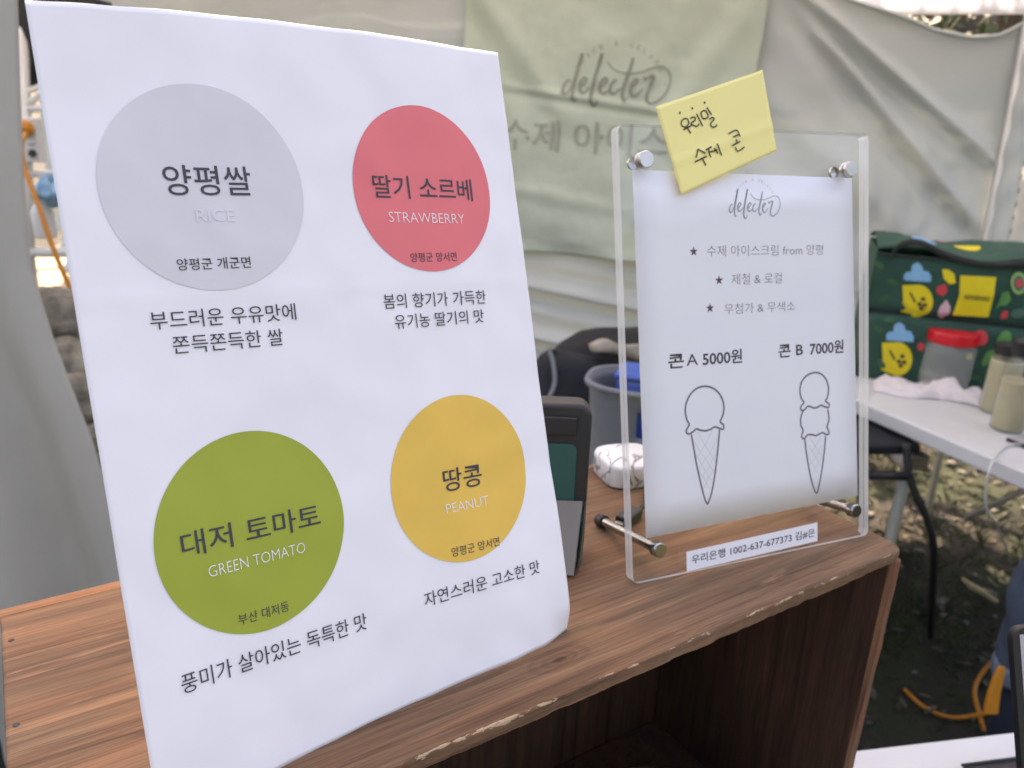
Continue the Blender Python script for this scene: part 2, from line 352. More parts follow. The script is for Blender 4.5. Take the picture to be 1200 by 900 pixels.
for i in range(2600):
    if i < 1500:
        cx, cy = random.choice([(2.35, 1.35), (2.9, 1.3), (3.3, 1.9), (2.3, .95), (3.1, .9)]); x = random.gauss(cx, .16); y = random.gauss(cy, .16)
    else: x = random.uniform(1.5, 5); y = random.uniform(0, 3)
    h = random.uniform(.015, .05); a = random.uniform(0, 6.28); wd = V((math.cos(a), math.sin(a), 0)) * .0022
    b = V((x, y, ground_z(x, y))); ln = V((random.uniform(-.02, .02), random.uniform(-.02, .02), h))
    gb.put([b - wd, b + wd, b + ln * .6 + wd * .6, b + ln + V((ln.x, ln.y, 0))], [(0, 1, 2), (0, 2, 3)])
tag(gb.build('grass', pbr('short grass blade', (.035, .06, .018), .7, var=.4, vs=10), smooth=False), 'thin short grass growing through the dirt', 'grass', kind='stuff')

# unseen wooded bank added behind the camera to cut light from the front
def bank(u, v):
    a = math.radians(237 - 105 + 210 * u); r = 7.5 + 2.5 * v + .8 * fbm((math.cos(a) * 3, math.sin(a) * 3, v * 3), 1, 4)
    return V((math.cos(a) * r, math.sin(a) * r, -1.15 + 4.3 * v + .5 * fbm((u * 18, v * 4, 1), 1, 4) * v))
tag(grid('unseen_shade_bank', 160, 40, bank, pbr('shade bank foliage', (.045, .055, .022), .9, var=.6, vs=1.5, bump=1, bs=4, bd=.2), None), kind='structure')

# ---- tent back wall (cloth): origin WO, running along WE, facing WN
WO = V((2.0287, 2.5024, -.1667)); WE = V((.651, -.759, 0)); WN = V((-.759, -.651, 0)); WZ = V((0, 0, 1))
def wallp(s, t, off=0): return WO + WE * s + WZ * t + WN * off
def ridge(s, t, a, b, wdt, amp, skew=.6):
    ax, ay = a; bx, by = b; dx, dy = bx - ax, by - ay; L = math.hypot(dx, dy); u = ((s - ax) * dx + (t - ay) * dy) / L / L
    d = ((s - ax) * dy - (t - ay) * dx) / L
    e = max(0, min(1, (u + .25) / .4)) * max(0, min(1, (1.18 - u) / .3))
    q = d / wdt
    return amp * e * (math.exp(-q * q) - skew * math.exp(-(q - 1.6) ** 2 / 1.6))
def wall_off(s, t):
    o = .018 * fbm((s, t, 0), 1.1) + .006 * fbm((s * .6, t * 1.4, 5), 3.0) + .0022 * fbm((s, t, 11), 9, 4)
    o += ridge(s, t, (.66, .95), (1.36, .43), .022, .042)
    o += ridge(s, t, (.70, .86), (1.36, .20), .026, .040)
    o += ridge(s, t, (.56, .62), (1.2, .12), .06, .02)
    o += ridge(s, t, (.9, .55), (1.36, .42), .035, .008)
    low = max(0, min(1, (-.02 - t) / .12))                       # slack horizontal pleats low down
    o += low * (.020 * math.sin(t * 58 + 1.6 * math.sin(s * 2.1) + s * 2.2) + .014 * math.sin(t * 31 + s * 3.1 + 1))
    lt = max(0, min(1, (-.7 - s) / .6))
    o += lt * (.022 * math.sin(s * 9 + t * 2.5) + .014 * math.sin(s * 4 - t * 5))
    return o
def sag(s):
    pts = [(-3, 1.12), (.3, 1.10), (.62, 1.02), (.816, .938), (.986, .891), (1.10, .848), (1.206, .831), (1.29, .838), (1.36, .885)]
    for (a, b), (c, d) in zip(pts, pts[1:]):
        if s <= c: q = (s - a) / (c - a); return b + (d - b) * q
    return pts[-1][1]
def wfn(u, v):
    s = -2.75 + 4.12 * u; top = sag(s); bot = -.75 + .16 * max(0, min(1, (s - .15) / .6)); t = bot + (top - bot) * v
    roll = .012 * math.exp(-((v - 1) / .02) ** 2)
    return wallp(s, t, wall_off(s, t) + roll)
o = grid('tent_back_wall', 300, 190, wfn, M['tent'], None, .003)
tag(o, 'large creased grey white cloth wall closing the back of the tent', 'tent wall')
hem = MB().tube([wallp(-.2 + 1.56 * i / 40, sag(-.2 + 1.56 * i / 40) - .006, .014 + wall_off(-.2 + 1.56 * i / 40, sag(-.2 + 1.56 * i / 40))) for i in range(41)], .007, 8)
hem.build('rolled_hem', M['tent'], o, smooth=True)

# corner pole sleeve and the brighter cloth beyond it
pole = thing('tent_pole', 'leaning pale tent corner pole in a stitched cloth sleeve right of the wall', 'tent pole', wallp(1.40, -.93, .02))
MB().tube([wallp(1.40, -.93, .02), wallp(1.385, .1, .02), wallp(1.355, .95, .02)], .013, 12).build('pole', M['white_metal'], pole, smooth=True)
sl = grid('cloth_sleeve', 6, 60, lambda u, v: wallp(1.432 - .052 * v + (u - .5) * .085, -.4 + 1.33 * v, .045 - .03 * (2 * u - 1) ** 2 + .003 * math.sin(v * 60)), M['tent'], pole, .002)
for i in range(26):
    c = wallp(1.432 - .052 * (i / 26) + .034, -.3 + 1.18 * i / 26, .036)
    MB().box(c, WE * .004, WZ * .018, WN * .0015).build('stitch', M['bag_black'] if 0 else M['flap'], sl)
SE = V((.80, -.60, 0)).normalized()
sw = wallp(1.44, 0, -.06)
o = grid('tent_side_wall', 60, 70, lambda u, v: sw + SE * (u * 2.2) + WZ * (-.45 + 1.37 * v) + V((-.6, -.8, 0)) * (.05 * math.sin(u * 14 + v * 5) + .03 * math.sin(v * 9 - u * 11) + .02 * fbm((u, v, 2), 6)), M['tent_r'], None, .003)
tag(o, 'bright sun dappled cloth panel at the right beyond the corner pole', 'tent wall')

# roof over the booth and its straight valance
rf = thing('tent_roof', 'white cloth canopy roof with a straight valance along its back edge', 'tent roof', wallp(-.3, 1.2, 0))
def roof_fn(u, v):
    s = -2.75 + 4.6 * u; d = -.25 + 2.1 * v
    return wallp(s, 1.19 + .55 * max(0, 1 - abs(u - .5) * 2) * min(1, v * 1.2) + .01 * fbm((u, v, 1), 4), d)
grid('canopy', 40, 30, roof_fn, M['roof'], rf, .003)
grid('valance', 50, 8, lambda u, v: wallp(-2.75 + 4.6 * u, 1.19 - (.285 - .025 * u) * v, -.26 - .004 * fbm((u * 4, v * .5, 3), 3, 2)), M['valance'], rf, .003)

# left flap: a draped curtain whose free edge flares towards the ground
fl = [(20, -40), (21, 0), (24, 100), (28, 200), (36, 310), (64, 400), (110, 520), (156, 680), (182, 800)]
def edge_u(vv):
    for (a, b), (c, d) in zip(fl, fl[1:]):
        if vv <= d: q = (vv - b) / (d - b); q = q if a != c else q; return a + (c - a) * q
    return fl[-1][0]
CB = at(-20, 450, 1.55); 
cdir = V((EX.x, EX.y, 0)).normalized(); cnrm = V((-cdir.y, cdir.x, 0)) * -1
def curt(u, v):
    vv = -60 + 980 * v; e = edge_u(vv)
    # a vertical sheet: intersect the sight line of its free edge with the sheet's plane, then run left
    r = (at(e, vv, 1) - CAM); t = (CB - CAM).dot(cnrm) / r.dot(cnrm); P = CAM + r * t
    back = (1 - u) * (.75 + .3 * v); f = (.5 + .9 * v) * min(1, back * 5)
    return P - cdir * back + cnrm * (.045 * f * math.sin(back * 34 / (.6 + v) + v * 2.2) + (.02 * math.sin(back * 15 + 3 * v) + .012 * fbm((back, v, 3), 5)) * min(1, back * 5)) 
o = grid('tent_curtain', 90, 110, curt, M['curtain'], None, .003)
tag(o, 'grey draped tent curtain flaring out at the left edge behind the crate', 'curtain')

# ---- outside: hillside stones and trees seen over and beside the cloth
def hill(u, v):
    s = -5 + 12 * u; t = -1.1 + 4.0 * v
    return wallp(s, t, -2.6 - 1.2 * v) + WN * (.25 * fbm((s, t, 9), .9, 5) + .06 * fbm((s, t, 4), 5, 4))
tag(grid('hillside', 150, 60, hill, M['wall_stone'], None), kind='structure')
leafm = [pbr('hill leaf dark', (.03, .055, .015), .6, var=.4, vs=9), pbr('hill leaf olive', (.07, .09, .025), .6, var=.4, vs=9)]
tl = ['brown tree trunk behind the sagging top of the cloth wall, nearest its middle', 'thin tree behind the cloth wall close to the corner pole', 'tree with forked trunk behind the cloth wall left of the others', 'tree on the slope behind the left end of the tent']
for ti, (s, off, h) in enumerate([(1.55, -1.6, 3.6), (2.15, -2.0, 3.2), (.6, -1.9, 3.8), (-3.6, -1.5, 3.5)]):
    b = wallp(s, -.95, off); tr = thing('tree', tl[ti], 'tree', b, 'trees on the slope behind the tent')
    m = MB(); top = b + V((.12, -.1, h)); pts = [b + (top - b) * q + V((.06 * math.sin(q * 5 + ti), .05 * math.cos(q * 4), 0)) for q in (0, .2, .4, .6, .8, 1)]
    m.tube(pts, [.10, .085, .07, .055, .04, .02], 10)
    for j in range(5):
        p = pts[2 + j % 3]; a = j * 2.4 + ti; m.tube([p, p + V((math.cos(a) * .4, math.sin(a) * .4, .35)), p + V((math.cos(a) * .9, math.sin(a) * .9, .6))], [.035, .022, .008], 7)
    m.build('trunk', M['bark'], tr, smooth=True)
    lv = [MB(), MB()]
    for j in range(1500):
        a = random.uniform(0, 6.28); rr = random.gauss(.75, .3); q = random.random()
        p = b + V((math.cos(a) * rr, math.sin(a) * rr, h * .55 + q * h * .6)); sz = random.uniform(.03, .07)
        d = V((random.uniform(-1, 1), random.uniform(-1, 1), random.uniform(-1, 1))).normalized() * sz; e = d.orthogonal().normalized() * sz * .5
        lv[j % 2].put([p - d, p + e, p + d, p - e], [(0, 1, 2, 3)])
    for q, mm in zip(lv, leafm): tag(q.build('crown', mm, tr), kind='stuff')

# ---- things in the gap left of the poster
G = 3.3
def gp(u, v, d=G): return at(u, v, d)
b = gp(70, 250, 3.9); b.z = -1.1
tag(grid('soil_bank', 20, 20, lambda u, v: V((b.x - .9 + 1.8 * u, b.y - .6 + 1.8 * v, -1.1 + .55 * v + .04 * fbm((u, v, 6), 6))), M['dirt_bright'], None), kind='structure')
sh = thing('metal_shelf', 'white painted metal shelf frame standing outside beyond the curtain', 'shelf', gp(26, 420, 3.2))
px = 3.2
def rail(a, b, r, nm='rail', mt='white_metal', d=3.2): MB().tube([gp(a[0], a[1], d), gp(b[0], b[1], d)], r, 8).build(nm, M[mt], sh, smooth=True)
rail((22, -60), (33, 330), .028, 'post'); rail((26, 128), (130, 124), .016); rail((27, 128), (60, 98), .014, 'brace'); rail((22, 112), (60, 96), .012, 'brace')
rail((30, 204), (130, 204), .014); rail((32, 296), (140, 296), .02); rail((97, -60), (104, 330), .022, 'post'); rail((34, 300), (60, 520), .022, 'post', d=3.25)
sp = thing('loudspeaker', 'black boxy loudspeaker standing on the white shelf frame', 'speaker', gp(52, 100, 3.25))
MB().box(gp(30, 103, 3.25), cdir * .30, cnrm * -.22, V((0, 0, .36))).build('cabinet', M['black'], sp, bevel=.01)
MB().lathe(gp(75, 60, 3.24), [(.0, .0), (.04, .0), (.085, .008), (.09, .014), (.09, 0)], 24, -EF).build('cone', M['charcoal'], sp, smooth=True)
ob = thing('outlet_box', 'pale grey electrical outlet box on the shelf with an orange plug in it', 'outlet box', gp(35, 190, 3.15))
MB().box(gp(26, 190, 3.15), cdir * .075, cnrm * -.05, V((0, 0, .17))).build('housing', M['white'], ob, bevel=.006)
for k in range(3): MB().lathe(gp(38, 152 + 14 * k, 3.13), [(0, .001), (.011, .001), (.013, .004), (.016, .004), (.016, 0)], 16, -EF).build('socket', M['charcoal'], ob, smooth=True)
oc = thing('orange_cable', 'orange cable hanging in a curve from the plug on the outlet box', 'cable', gp(33, 155, 3.08))
MB().lathe(gp(33, 153, 3.1), [(0, .05), (.018, .048), (.028, .035), (.03, .015), (.026, 0), (0, 0)], 18, -EF + V((0, 0, .2))).build('plug', M['orange'], oc, smooth=True)
MB().tube(smooth_path([gp(31, 156, 3.02), gp(25, 170, 3.0), gp(30, 200, 3.0), gp(45, 240, 3.0), (gp(62, 290, 3.02)), gp(84, 342, 3.05), gp(110, 400, 3.1)]), .0095, 9).build('cord', M['orange'], oc, smooth=True)
def blob(name, c, r, mat, parent=None, seed=0, n=24, wob=.25, sq=(1, 1, 1)):
    def fn(u, v):
        a = u * 2 * math.pi; e = (v - .5) * math.pi; d = V((math.cos(a) * math.cos(e), math.sin(a) * math.cos(e), math.sin(e)))
        k = 1 + wob * fbm(d + V((seed, seed * 2, 0)), 1.4, 4); return V(c) + V((d.x * sq[0], d.y * sq[1], d.z * sq[2])) * r * k
    return grid(name, n, n // 2 + 4, fn, mat, parent, 0, c)
o = blob('blue_bag', gp(62, 222, 3.1), .06, pbr('light blue plastic film', (.16, .36, .55), .3, var=.5, vs=30), seed=3, wob=.5); tag(o, 'crumpled light blue plastic bag on the shelf under the outlet box', 'plastic bag')
bt = thing('white_bottle', 'small white plastic bottle lying on the shelf beside the orange cable', 'bottle', gp(52, 268, 3.2))
MB().lathe(gp(54, 278, 3.2), [(0, 0), (.04, 0), (.042, .01), (.042, .10), (.03, .125), (.016, .135), (.016, .15), (0, .15)], 20).build('body', M['white'], bt, smooth=True)
MB().lathe(gp(54, 278, 3.2) + V((0, 0, .15)), [(0, .03), (.018, .03), (.018, 0)], 16).build('cap', M['red'] if 0 else M['white'], bt, smooth=True)
st_l = ['large flat topped grey stone, highest in the pile left of the poster', 'dark mid sized stone in the middle of the pile left of the poster', 'pale rounded stone low in the pile left of the poster', 'small brown stone at the foot of the pile', 'wide grey stone behind the pile mostly hidden by the poster']
for i, (u, v, d, r, sq) in enumerate([(75, 375, 3.0, .17, (1.3, 1, .7)), (88, 425, 2.85, .12, (1.2, 1, .7)), (103, 470, 2.7, .11, (1.2, 1, .8)), (114, 512, 2.6, .06, (1, 1, .8)), (150, 400, 3.1, .22, (1.3, 1, 1))]):
    o = blob('stone', at(u, v, d), r, M['stone'], seed=i * 3.1, wob=.35, sq=sq); tag(o, st_l[i], 'stone', 'stones piled left of the poster')
    if i < 4:
        z = at(u, v, d); 
# fill under the pile so that it rests on earth
b = at(95, 470, 2.95)
tag(grid('stone_bank', 30, 20, lambda u, v: V((b.x - .8 + 1.6 * u, b.y - .75 + 1.3 * v, -1.12 + (.10 + .62 * v) * math.exp(-((u - .5) * 2.4) ** 2) + .05 * fbm((u, v, 8), 7))), M['stone'], None), kind='structure')

# ---- banner hanging on the wall
def banp(s, t, extra=0):
    o = .004 * fbm((s, t, 1), 4, 4) + .003 * fbm((s, t, 7), 11, 3)
    o += ridge(s, t, (-.52, .95), (-.16, .52), .045, .014, .9) + ridge(s, t, (.50, .95), (.22, .5), .05, .010, .8)
    o += ridge(s, t, (-.12, 1.0), (.12, .93), .05, .008) + ridge(s, t, (-.36, .62), (.5, .52), .014, .008, .9) + ridge(s, t, (-.5, .26), (.1, .18), .03, .006)
    o += ridge(s, t, (-.42, .9), (-.3, .1), .05, .008) + .006 * math.sin(t * 20 + 2 * math.sin(s * 5)) * max(0, min(1, (.35 - t) * 3))
    o += .012 * max(0, 1 - abs(t + .012) / .05) * math.sin(s * 13)
    return wallp(s, t, .042 + .02 * fbm((s, t, 0), 1.1) + o + extra)
bn = thing('banner', 'pale green cloth banner with grey script lettering hanging on the back wall', 'banner', wallp(0, 1.05, .03))
grid('cloth', 120, 120, lambda u, v: banp(-.584 + 1.115 * u + .006 * math.sin(v * 9), -.012 + 1.06 * v), M['banner'], bn, .0015)

# ================================================================== LETTERING
def glyphs(body, bold=0, spacing=1.0):
    c = bpy.data.curves.new('text', 'FONT'); c.body = body; c.offset = bold; c.resolution_u = 3; c.space_character = spacing
    o = bpy.data.objects.new('text', c); sc.collection.objects.link(o)
    dg = bpy.context.evaluated_depsgraph_get(); dg.update()
    me = bpy.data.meshes.new_from_object(o.evaluated_get(dg)); bpy.data.objects.remove(o)
    v = [p.co.copy() for p in me.vertices]; f = [tuple(q.vertices) for q in me.polygons]; bpy.data.meshes.remove(me)
    x0 = min(p.x for p in v); x1 = max(p.x for p in v); y0 = min(p.y for p in v); y1 = max(p.y for p in v)
    return [((p.x - x0) / (x1 - x0), (p.y - y0) / (y1 - y0)) for p in v], f
def letter(body, s, t, wdt, hgt, surf, mat, parent, slope=0, bold=0, name='lettering', spacing=1.0):
    v, f = glyphs(body, bold, spacing)
    return add(name, [surf(s + a * wdt - b * hgt * slope * .6, t + b * hgt + a * wdt * slope) for a, b in v], f, mat, parent, False)
def ribbon(strokes, surf, mat, parent, name, wdt=.001, closed=()):
    """flat pen strokes; each point (s, t) or (s, t, width)"""
    m = MB()
    for st in strokes:
        P = smooth_path([V((p[0], p[1], p[2] if len(p) > 2 else wdt)) for p in st], 5); n = len(P); vs = []
        for i, p in enumerate(P):
            d = (P[min(i + 1, n - 1)] - P[max(i - 1, 0)]); d.z = 0
            if d.length < 1e-9: d = V((1, 0, 0))
            d.normalize(); q = V((-d.y, d.x, 0)) * (p.z / 2); vs += [surf(p.x + q.x, p.y + q.y), surf(p.x - q.x, p.y - q.y)]
        m.put(vs, [(2 * i, 2 * i + 1, 2 * i + 3, 2 * i + 2) for i in range(n - 1)])
    return m.build(name, mat, parent)
CONEA= [[[0.0604, 0.1219], [0.0576, 0.1272], [0.0566, 0.1347], [0.0588, 0.142], [0.0633, 0.1478], [0.0693, 0.1512], [0.0767, 0.1519], [0.0842, 0.1496], [0.0901, 0.1447], [0.0937, 0.138], [0.0946, 0.1309], [0.0927, 0.1247], [0.0907, 0.1211], [0.094, 0.1176], [0.0935, 0.1144], [0.0901, 0.1155], [0.0849, 0.1173], [0.0811, 0.1158], [0.0758, 0.1151], [0.0706, 0.1162], [0.0669, 0.1176], [0.0639, 0.1158], [0.0594, 0.1142], [0.057, 0.1162], [0.0581, 0.119], [0.0604, 0.1219]], [[0.0619, 0.1135], [0.0636, 0.1039], [0.0668, 0.0858], [0.0715, 0.066], [0.0742, 0.0565], [0.0764, 0.053]], [[0.0898, 0.1146], [0.0883, 0.1022], [0.0847, 0.0796], [0.0805, 0.0621], [0.0764, 0.053]], [[0.0683, 0.1153], [0.0747, 0.1038], [0.082, 0.0928], [0.0864, 0.0858]], [[0.0644, 0.1076], [0.0715, 0.0966], [0.0832, 0.0798]], [[0.0656, 0.0973], [0.0727, 0.085], [0.0807, 0.0724]], [[0.0675, 0.0844], [0.074, 0.0746], [0.078, 0.0663]], [[0.0825, 0.1144], [0.0747, 0.1026], [0.0655, 0.0923]], [[0.0877, 0.1074], [0.079, 0.0957], [0.0682, 0.0843]], [[0.0858, 0.0949], [0.0772, 0.0831], [0.0702, 0.0751]], [[0.0836, 0.0823], [0.0762, 0.073], [0.073, 0.0677]]]
CONEB= [[[0.1794, 0.1285], [0.1757, 0.1335], [0.1748, 0.1409], [0.177, 0.1473], [0.183, 0.1521], [0.1914, 0.1537], [0.1991, 0.1514], [0.2045, 0.1456], [0.2067, 0.138], [0.2054, 0.1307], [0.2032, 0.1276], [0.2071, 0.1245], [0.2066, 0.1215], [0.2023, 0.1225], [0.198, 0.1243], [0.1946, 0.123], [0.1903, 0.1226], [0.1835, 0.1248], [0.1793, 0.1219], [0.176, 0.1222], [0.1756, 0.1252], [0.1794, 0.1285]], [[0.1781, 0.1213], [0.1754, 0.1156], [0.1755, 0.1089], [0.1779, 0.1039], [0.1762, 0.1001], [0.1769, 0.0973], [0.1796, 0.097], [0.1825, 0.0994], [0.1876, 0.0992], [0.1918, 0.0979], [0.1961, 0.0988], [0.1996, 0.0997], [0.2039, 0.0974], [0.207, 0.098], [0.2061, 0.1015], [0.2048, 0.1043], [0.2071, 0.1109], [0.2057, 0.1199]], [[0.1796, 0.0963], [0.1815, 0.0826], [0.1855, 0.063], [0.1897, 0.0501], [0.1923, 0.0456]], [[0.203, 0.0961], [0.2012, 0.0802], [0.1976, 0.0614], [0.194, 0.0481], [0.1923, 0.0456]], [[0.185, 0.0977], [0.1926, 0.0867], [0.1994, 0.0777]], [[0.1832, 0.0905], [0.1917, 0.0786], [0.1971, 0.0697]], [[0.184, 0.0796], [0.1907, 0.0692], [0.1946, 0.0632]], [[0.1978, 0.0963], [0.19, 0.087], [0.1831, 0.081]], [[0.2003, 0.0885], [0.1917, 0.0786], [0.1848, 0.0727]], [[0.1985, 0.0778], [0.1925, 0.0703], [0.1881, 0.0641]]]
LOGO= [[[0.0807, 0.2044, 0.0099], [0.053, 0.2155, 0.0133], [0.0199, 0.1602, 0.0221], [0.0199, 0.105, 0.0243], [0.0475, 0.0939, 0.0177], [0.0917, 0.1492, 0.0133], [0.1304, 0.2707, 0.0221], [0.1801, 0.4475, 0.0265], [0.1525, 0.337, 0.0287], [0.1138, 0.1602, 0.0265], [0.1105, 0.0718, 0.0243], [0.1249, 0.0365, 0.0199], [0.158, 0.0497, 0.0066]], [[0.158, 0.1381, 0.0088], [0.2077, 0.1823, 0.0133], [0.2354, 0.2265, 0.0177], [0.2022, 0.2354, 0.0199], [0.1746, 0.1823, 0.0265], [0.1801, 0.1271, 0.0243], [0.2188, 0.1105, 0.0177], [0.2685, 0.1602, 0.0088]], [[0.2796, 0.1602, 0.0088], [0.3293, 0.2928, 0.0177], [0.3624, 0.4475, 0.0243], [0.3293, 0.3149, 0.0265], [0.2961, 0.1602, 0.0287], [0.2851, 0.0497, 0.0265], [0.3072, 0.0, 0.0243], [0.3403, 0.0166, 0.0133], [0.3514, 0.0608, 0.0066]], [[0.3514, 0.1381, 0.0088], [0.3956, 0.1768, 0.0133], [0.4287, 0.2265, 0.0177], [0.3956, 0.2354, 0.0199], [0.3646, 0.1823, 0.0265], [0.3713, 0.1215, 0.0243], [0.4122, 0.1105, 0.0177], [0.4729, 0.1602, 0.0088]], [[0.5171, 0.2155, 0.0155], [0.495, 0.221, 0.0177], [0.4641, 0.1713, 0.0221], [0.4674, 0.116, 0.0199], [0.5061, 0.1105, 0.0155], [0.5613, 0.1602, 0.0088]], [[0.6519, 0.4144, 0.0199], [0.6276, 0.3149, 0.0265], [0.5834, 0.1602, 0.0265], [0.5779, 0.0939, 0.0243], [0.6, 0.0497, 0.0221], [0.6276, 0.0829, 0.0066]], [[0.6331, 0.1381, 0.0088], [0.6773, 0.1823, 0.0133], [0.7105, 0.221, 0.0155], [0.6829, 0.232, 0.0199], [0.6519, 0.1768, 0.0265], [0.6586, 0.105, 0.0243], [0.6994, 0.0939, 0.0177], [0.7602, 0.1602, 0.0088]], [[0.764, 0.262, 0.012], [0.772, 0.236, 0.020], [0.792, 0.244, 0.014], [0.818, 0.262, 0.018], [0.846, 0.258, 0.0265], [0.8265, 0.1823, 0.0265], [0.7989, 0.0939, 0.0243], [0.8155, 0.0442, 0.0177], [0.8597, 0.0331, 0.0155], [0.926, 0.0718, 0.0133], [0.9812, 0.1492, 0.0133], [0.9978, 0.2376, 0.011], [0.9702, 0.3149, 0.0099], [0.9039, 0.3481, 0.0099], [0.8265, 0.3315, 0.0088], [0.7381, 0.2983, 0.0088], [0.6276, 0.2818, 0.0099], [0.5171, 0.2983, 0.0099], [0.4508, 0.337, 0.0099], [0.4199, 0.3812, 0.0099]]]
NOTE= [[[0.0581, 0.3623], [0.0553, 0.3601], [0.0556, 0.3568], [0.0593, 0.3561], [0.0619, 0.3588], [0.0608, 0.362], [0.0581, 0.3623]], [[0.0569, 0.3538], [0.0648, 0.3574]], [[0.0606, 0.3554], [0.0637, 0.3514]], [[0.0636, 0.3623], [0.0655, 0.3636], [0.0682, 0.3632], [0.0677, 0.3613], [0.0644, 0.3593], [0.065, 0.3581], [0.0694, 0.3568], [0.0718, 0.3588]], [[0.0695, 0.3663], [0.075, 0.3572]], [[0.0733, 0.3675], [0.0756, 0.3629], [0.0804, 0.3646], [0.0777, 0.3691], [0.0734, 0.3675]], [[0.0793, 0.3715], [0.0837, 0.3661]], [[0.0812, 0.3625], [0.0841, 0.364], [0.086, 0.3629], [0.0826, 0.3596], [0.0839, 0.3569], [0.0872, 0.3573], [0.0887, 0.359]], [[0.0697, 0.3395], [0.0678, 0.333]], [[0.0697, 0.3395], [0.0768, 0.3362]], [[0.0668, 0.3297], [0.0782, 0.3343]], [[0.0742, 0.3321], [0.0772, 0.3272]], [[0.0769, 0.3389], [0.0826, 0.3417]], [[0.0795, 0.3403], [0.0801, 0.3374], [0.0819, 0.3336]], [[0.0801, 0.3374], [0.0849, 0.3383]], [[0.0849, 0.3386], [0.0882, 0.3395]], [[0.0849, 0.3406], [0.0888, 0.3367]], [[0.0877, 0.3441], [0.0924, 0.3352]], [[0.0991, 0.3521], [0.1073, 0.355], [0.1101, 0.3501]], [[0.1033, 0.3496], [0.1087, 0.3516]], [[0.106, 0.348], [0.1071, 0.3459]], [[0.1024, 0.3429], [0.1103, 0.3464]], [[0.1056, 0.342], [0.108, 0.3388], [0.1144, 0.3422]], [[0.0537, 0.3664], [0.0541, 0.3662]], [[0.0654, 0.3704], [0.0657, 0.3702]], [[0.0773, 0.3751], [0.0776, 0.3749]]]

def logo(s, t, wdt, slope, surf, mat, parent, k=1.0):
    S = [[(s + x * wdt - y * wdt * slope * 0, t + y * wdt + x * wdt * slope, w_ * wdt * k) for x, y, w_ in st] for st in LOGO]
    # every stroke is laid a hair above the one before it so that crossings never share a plane
    for i, st in enumerate(S): ribbon([st], lambda a, b, i=i: surf(a, b, i * .00003), mat, parent, 'script_stroke')
def arc_text(body, cx, cy, r, a0, a1, size, surf, mat, parent):
    n = len(body)
    for i, ch in enumerate(body):
        if ch == ' ': continue
        vs = []
        a = math.radians(a0 + (a1 - a0) * i / (n - 1)); v, f = glyphs(ch, .01); wd = size * (.3 if ch in "I·" else .8); hh = size * (.25 if ch == '·' else 1)
        for x, y in v:
            X, Y = (x - .5) * wd, (y - .5) * hh; vs.append(surf(cx + math.cos(a) * r + X * math.sin(a) + Y * math.cos(a), cy + math.sin(a) * r - X * math.cos(a) + Y * math.sin(a)))
        add('lettering', vs, f, mat, parent, False)

bs = lambda a, b, e=0: banp(a, b, .0032 + e)
logo(-.179, .565, .41, .005, bs, M['ban_ink'], bn, 1.15)
letter('수제 아이스크림', -.412, .388, .90, .118, bs, pbr('soft banner print', (.33, .36, .30), .8), bn, 0.0, .012)
arc_text('· JUICE & GELATO ·', .035, .60, .185, 165, 15, .018, bs, pbr('thin banner print', (.36, .40, .33), .8), bn)

# ================================================================== CRATE
CX0, CX1, CY0, CY1, CZ = -.0405, .639, .322, .597, -.40
cr = thing('wooden_crate', 'worn brown open fronted wooden crate carrying the poster and the price stand', 'crate', (CX0, CY0, CZ))
def jig(x, k=0): return .0016 * fbm((x * 9, k, 0), 1, 4) + .0013 * fbm((x * 45, k, 3), 1, 3)
# top board: plan outline with ragged front arris and rounded worn corner, swept through a rounded profile
out = []
nF = 260
for i in range(nF + 1):
    x = CX0 + (CX1 - .016 - CX0) * i / nF; out.append((x, CY0, 'f'))
for i in range(1, 9):
    a = -math.pi / 2 + math.pi / 2 * i / 8; out.append((CX1 - .012 + .012 * math.cos(a), CY0 + .016 + .016 * math.sin(a) - 0, 'c'))
for i in range(1, 30): out.append((CX1 + .0012 * fbm((i * .4, 2, 2), 1), CY0 + .016 + (CY1 - .0125 - CY0 - .016) * i / 29, 'r'))
out += [(CX0 + (CX1 - CX0) * (1 - i / 60), CY1 - .0125, 'b') for i in range(1, 61)]
out += [(CX0, CY1 - .0125 - (CY1 - .0125 - CY0) * i / 20, 'l') for i in range(1, 20)]
prof = [(.0026, 0), (.0013, -.0002), (.0005, -.0008), (.0001, -.0019), (0, -.0050), (.0003, -.0104), (.0009, -.0114), (.0030, -.0119)]
cxm, cym = (CX0 + CX1) / 2, (CY0 + CY1) / 2
vs = []; n = len(out)
for pi, (ins, z) in enumerate(prof):
    for (x, y, k) in out:
        jj = (jig(x, 0) + .0008 * fbm((x * 60, pi * .7, 5), 1, 2)) if k in 'fc' else 0; wr = 1.0 + (.9 * max(0, fbm((x * 6, 11, 0), 1, 2)) if k == 'f' else 0)
        dx = -1 if k == 'r' else (1 if k == 'l' else 0); dy = 1 if k == 'f' else (-1 if k == 'b' else 0)
        if k == 'c': dx, dy = -(x - (CX1 - .012)) / .012, -(y - (CY0 + .016)) / .016
        ii = ins * wr if k != 'b' else ins * .25
        zz = z * wr if k == 'f' and pi < 5 else z
        if k in 'fc' and pi >= 5: zz += .0006 * fbm((x * 14, 7, 0), 1, 3)
        vs.append(V((x + dx * ii, y + dy * ii + (abs(jj) if pi < 7 else 0), zz)))
fs = [(i * n + (j + 1) % n, i * n + j, (i + 1) * n + j, (i + 1) * n + (j + 1) % n) for i in range(len(prof) - 1) for j in range(n)]
fs = [q[::-1] for q in fs]
fs += [tuple(range(n))]; fs += [tuple((len(prof) - 1) * n + j for j in range(n - 1, -1, -1))]
add('top_board', vs, fs, M['wood_top'], cr, True, (CX0, CY0, 0), sharp=50)
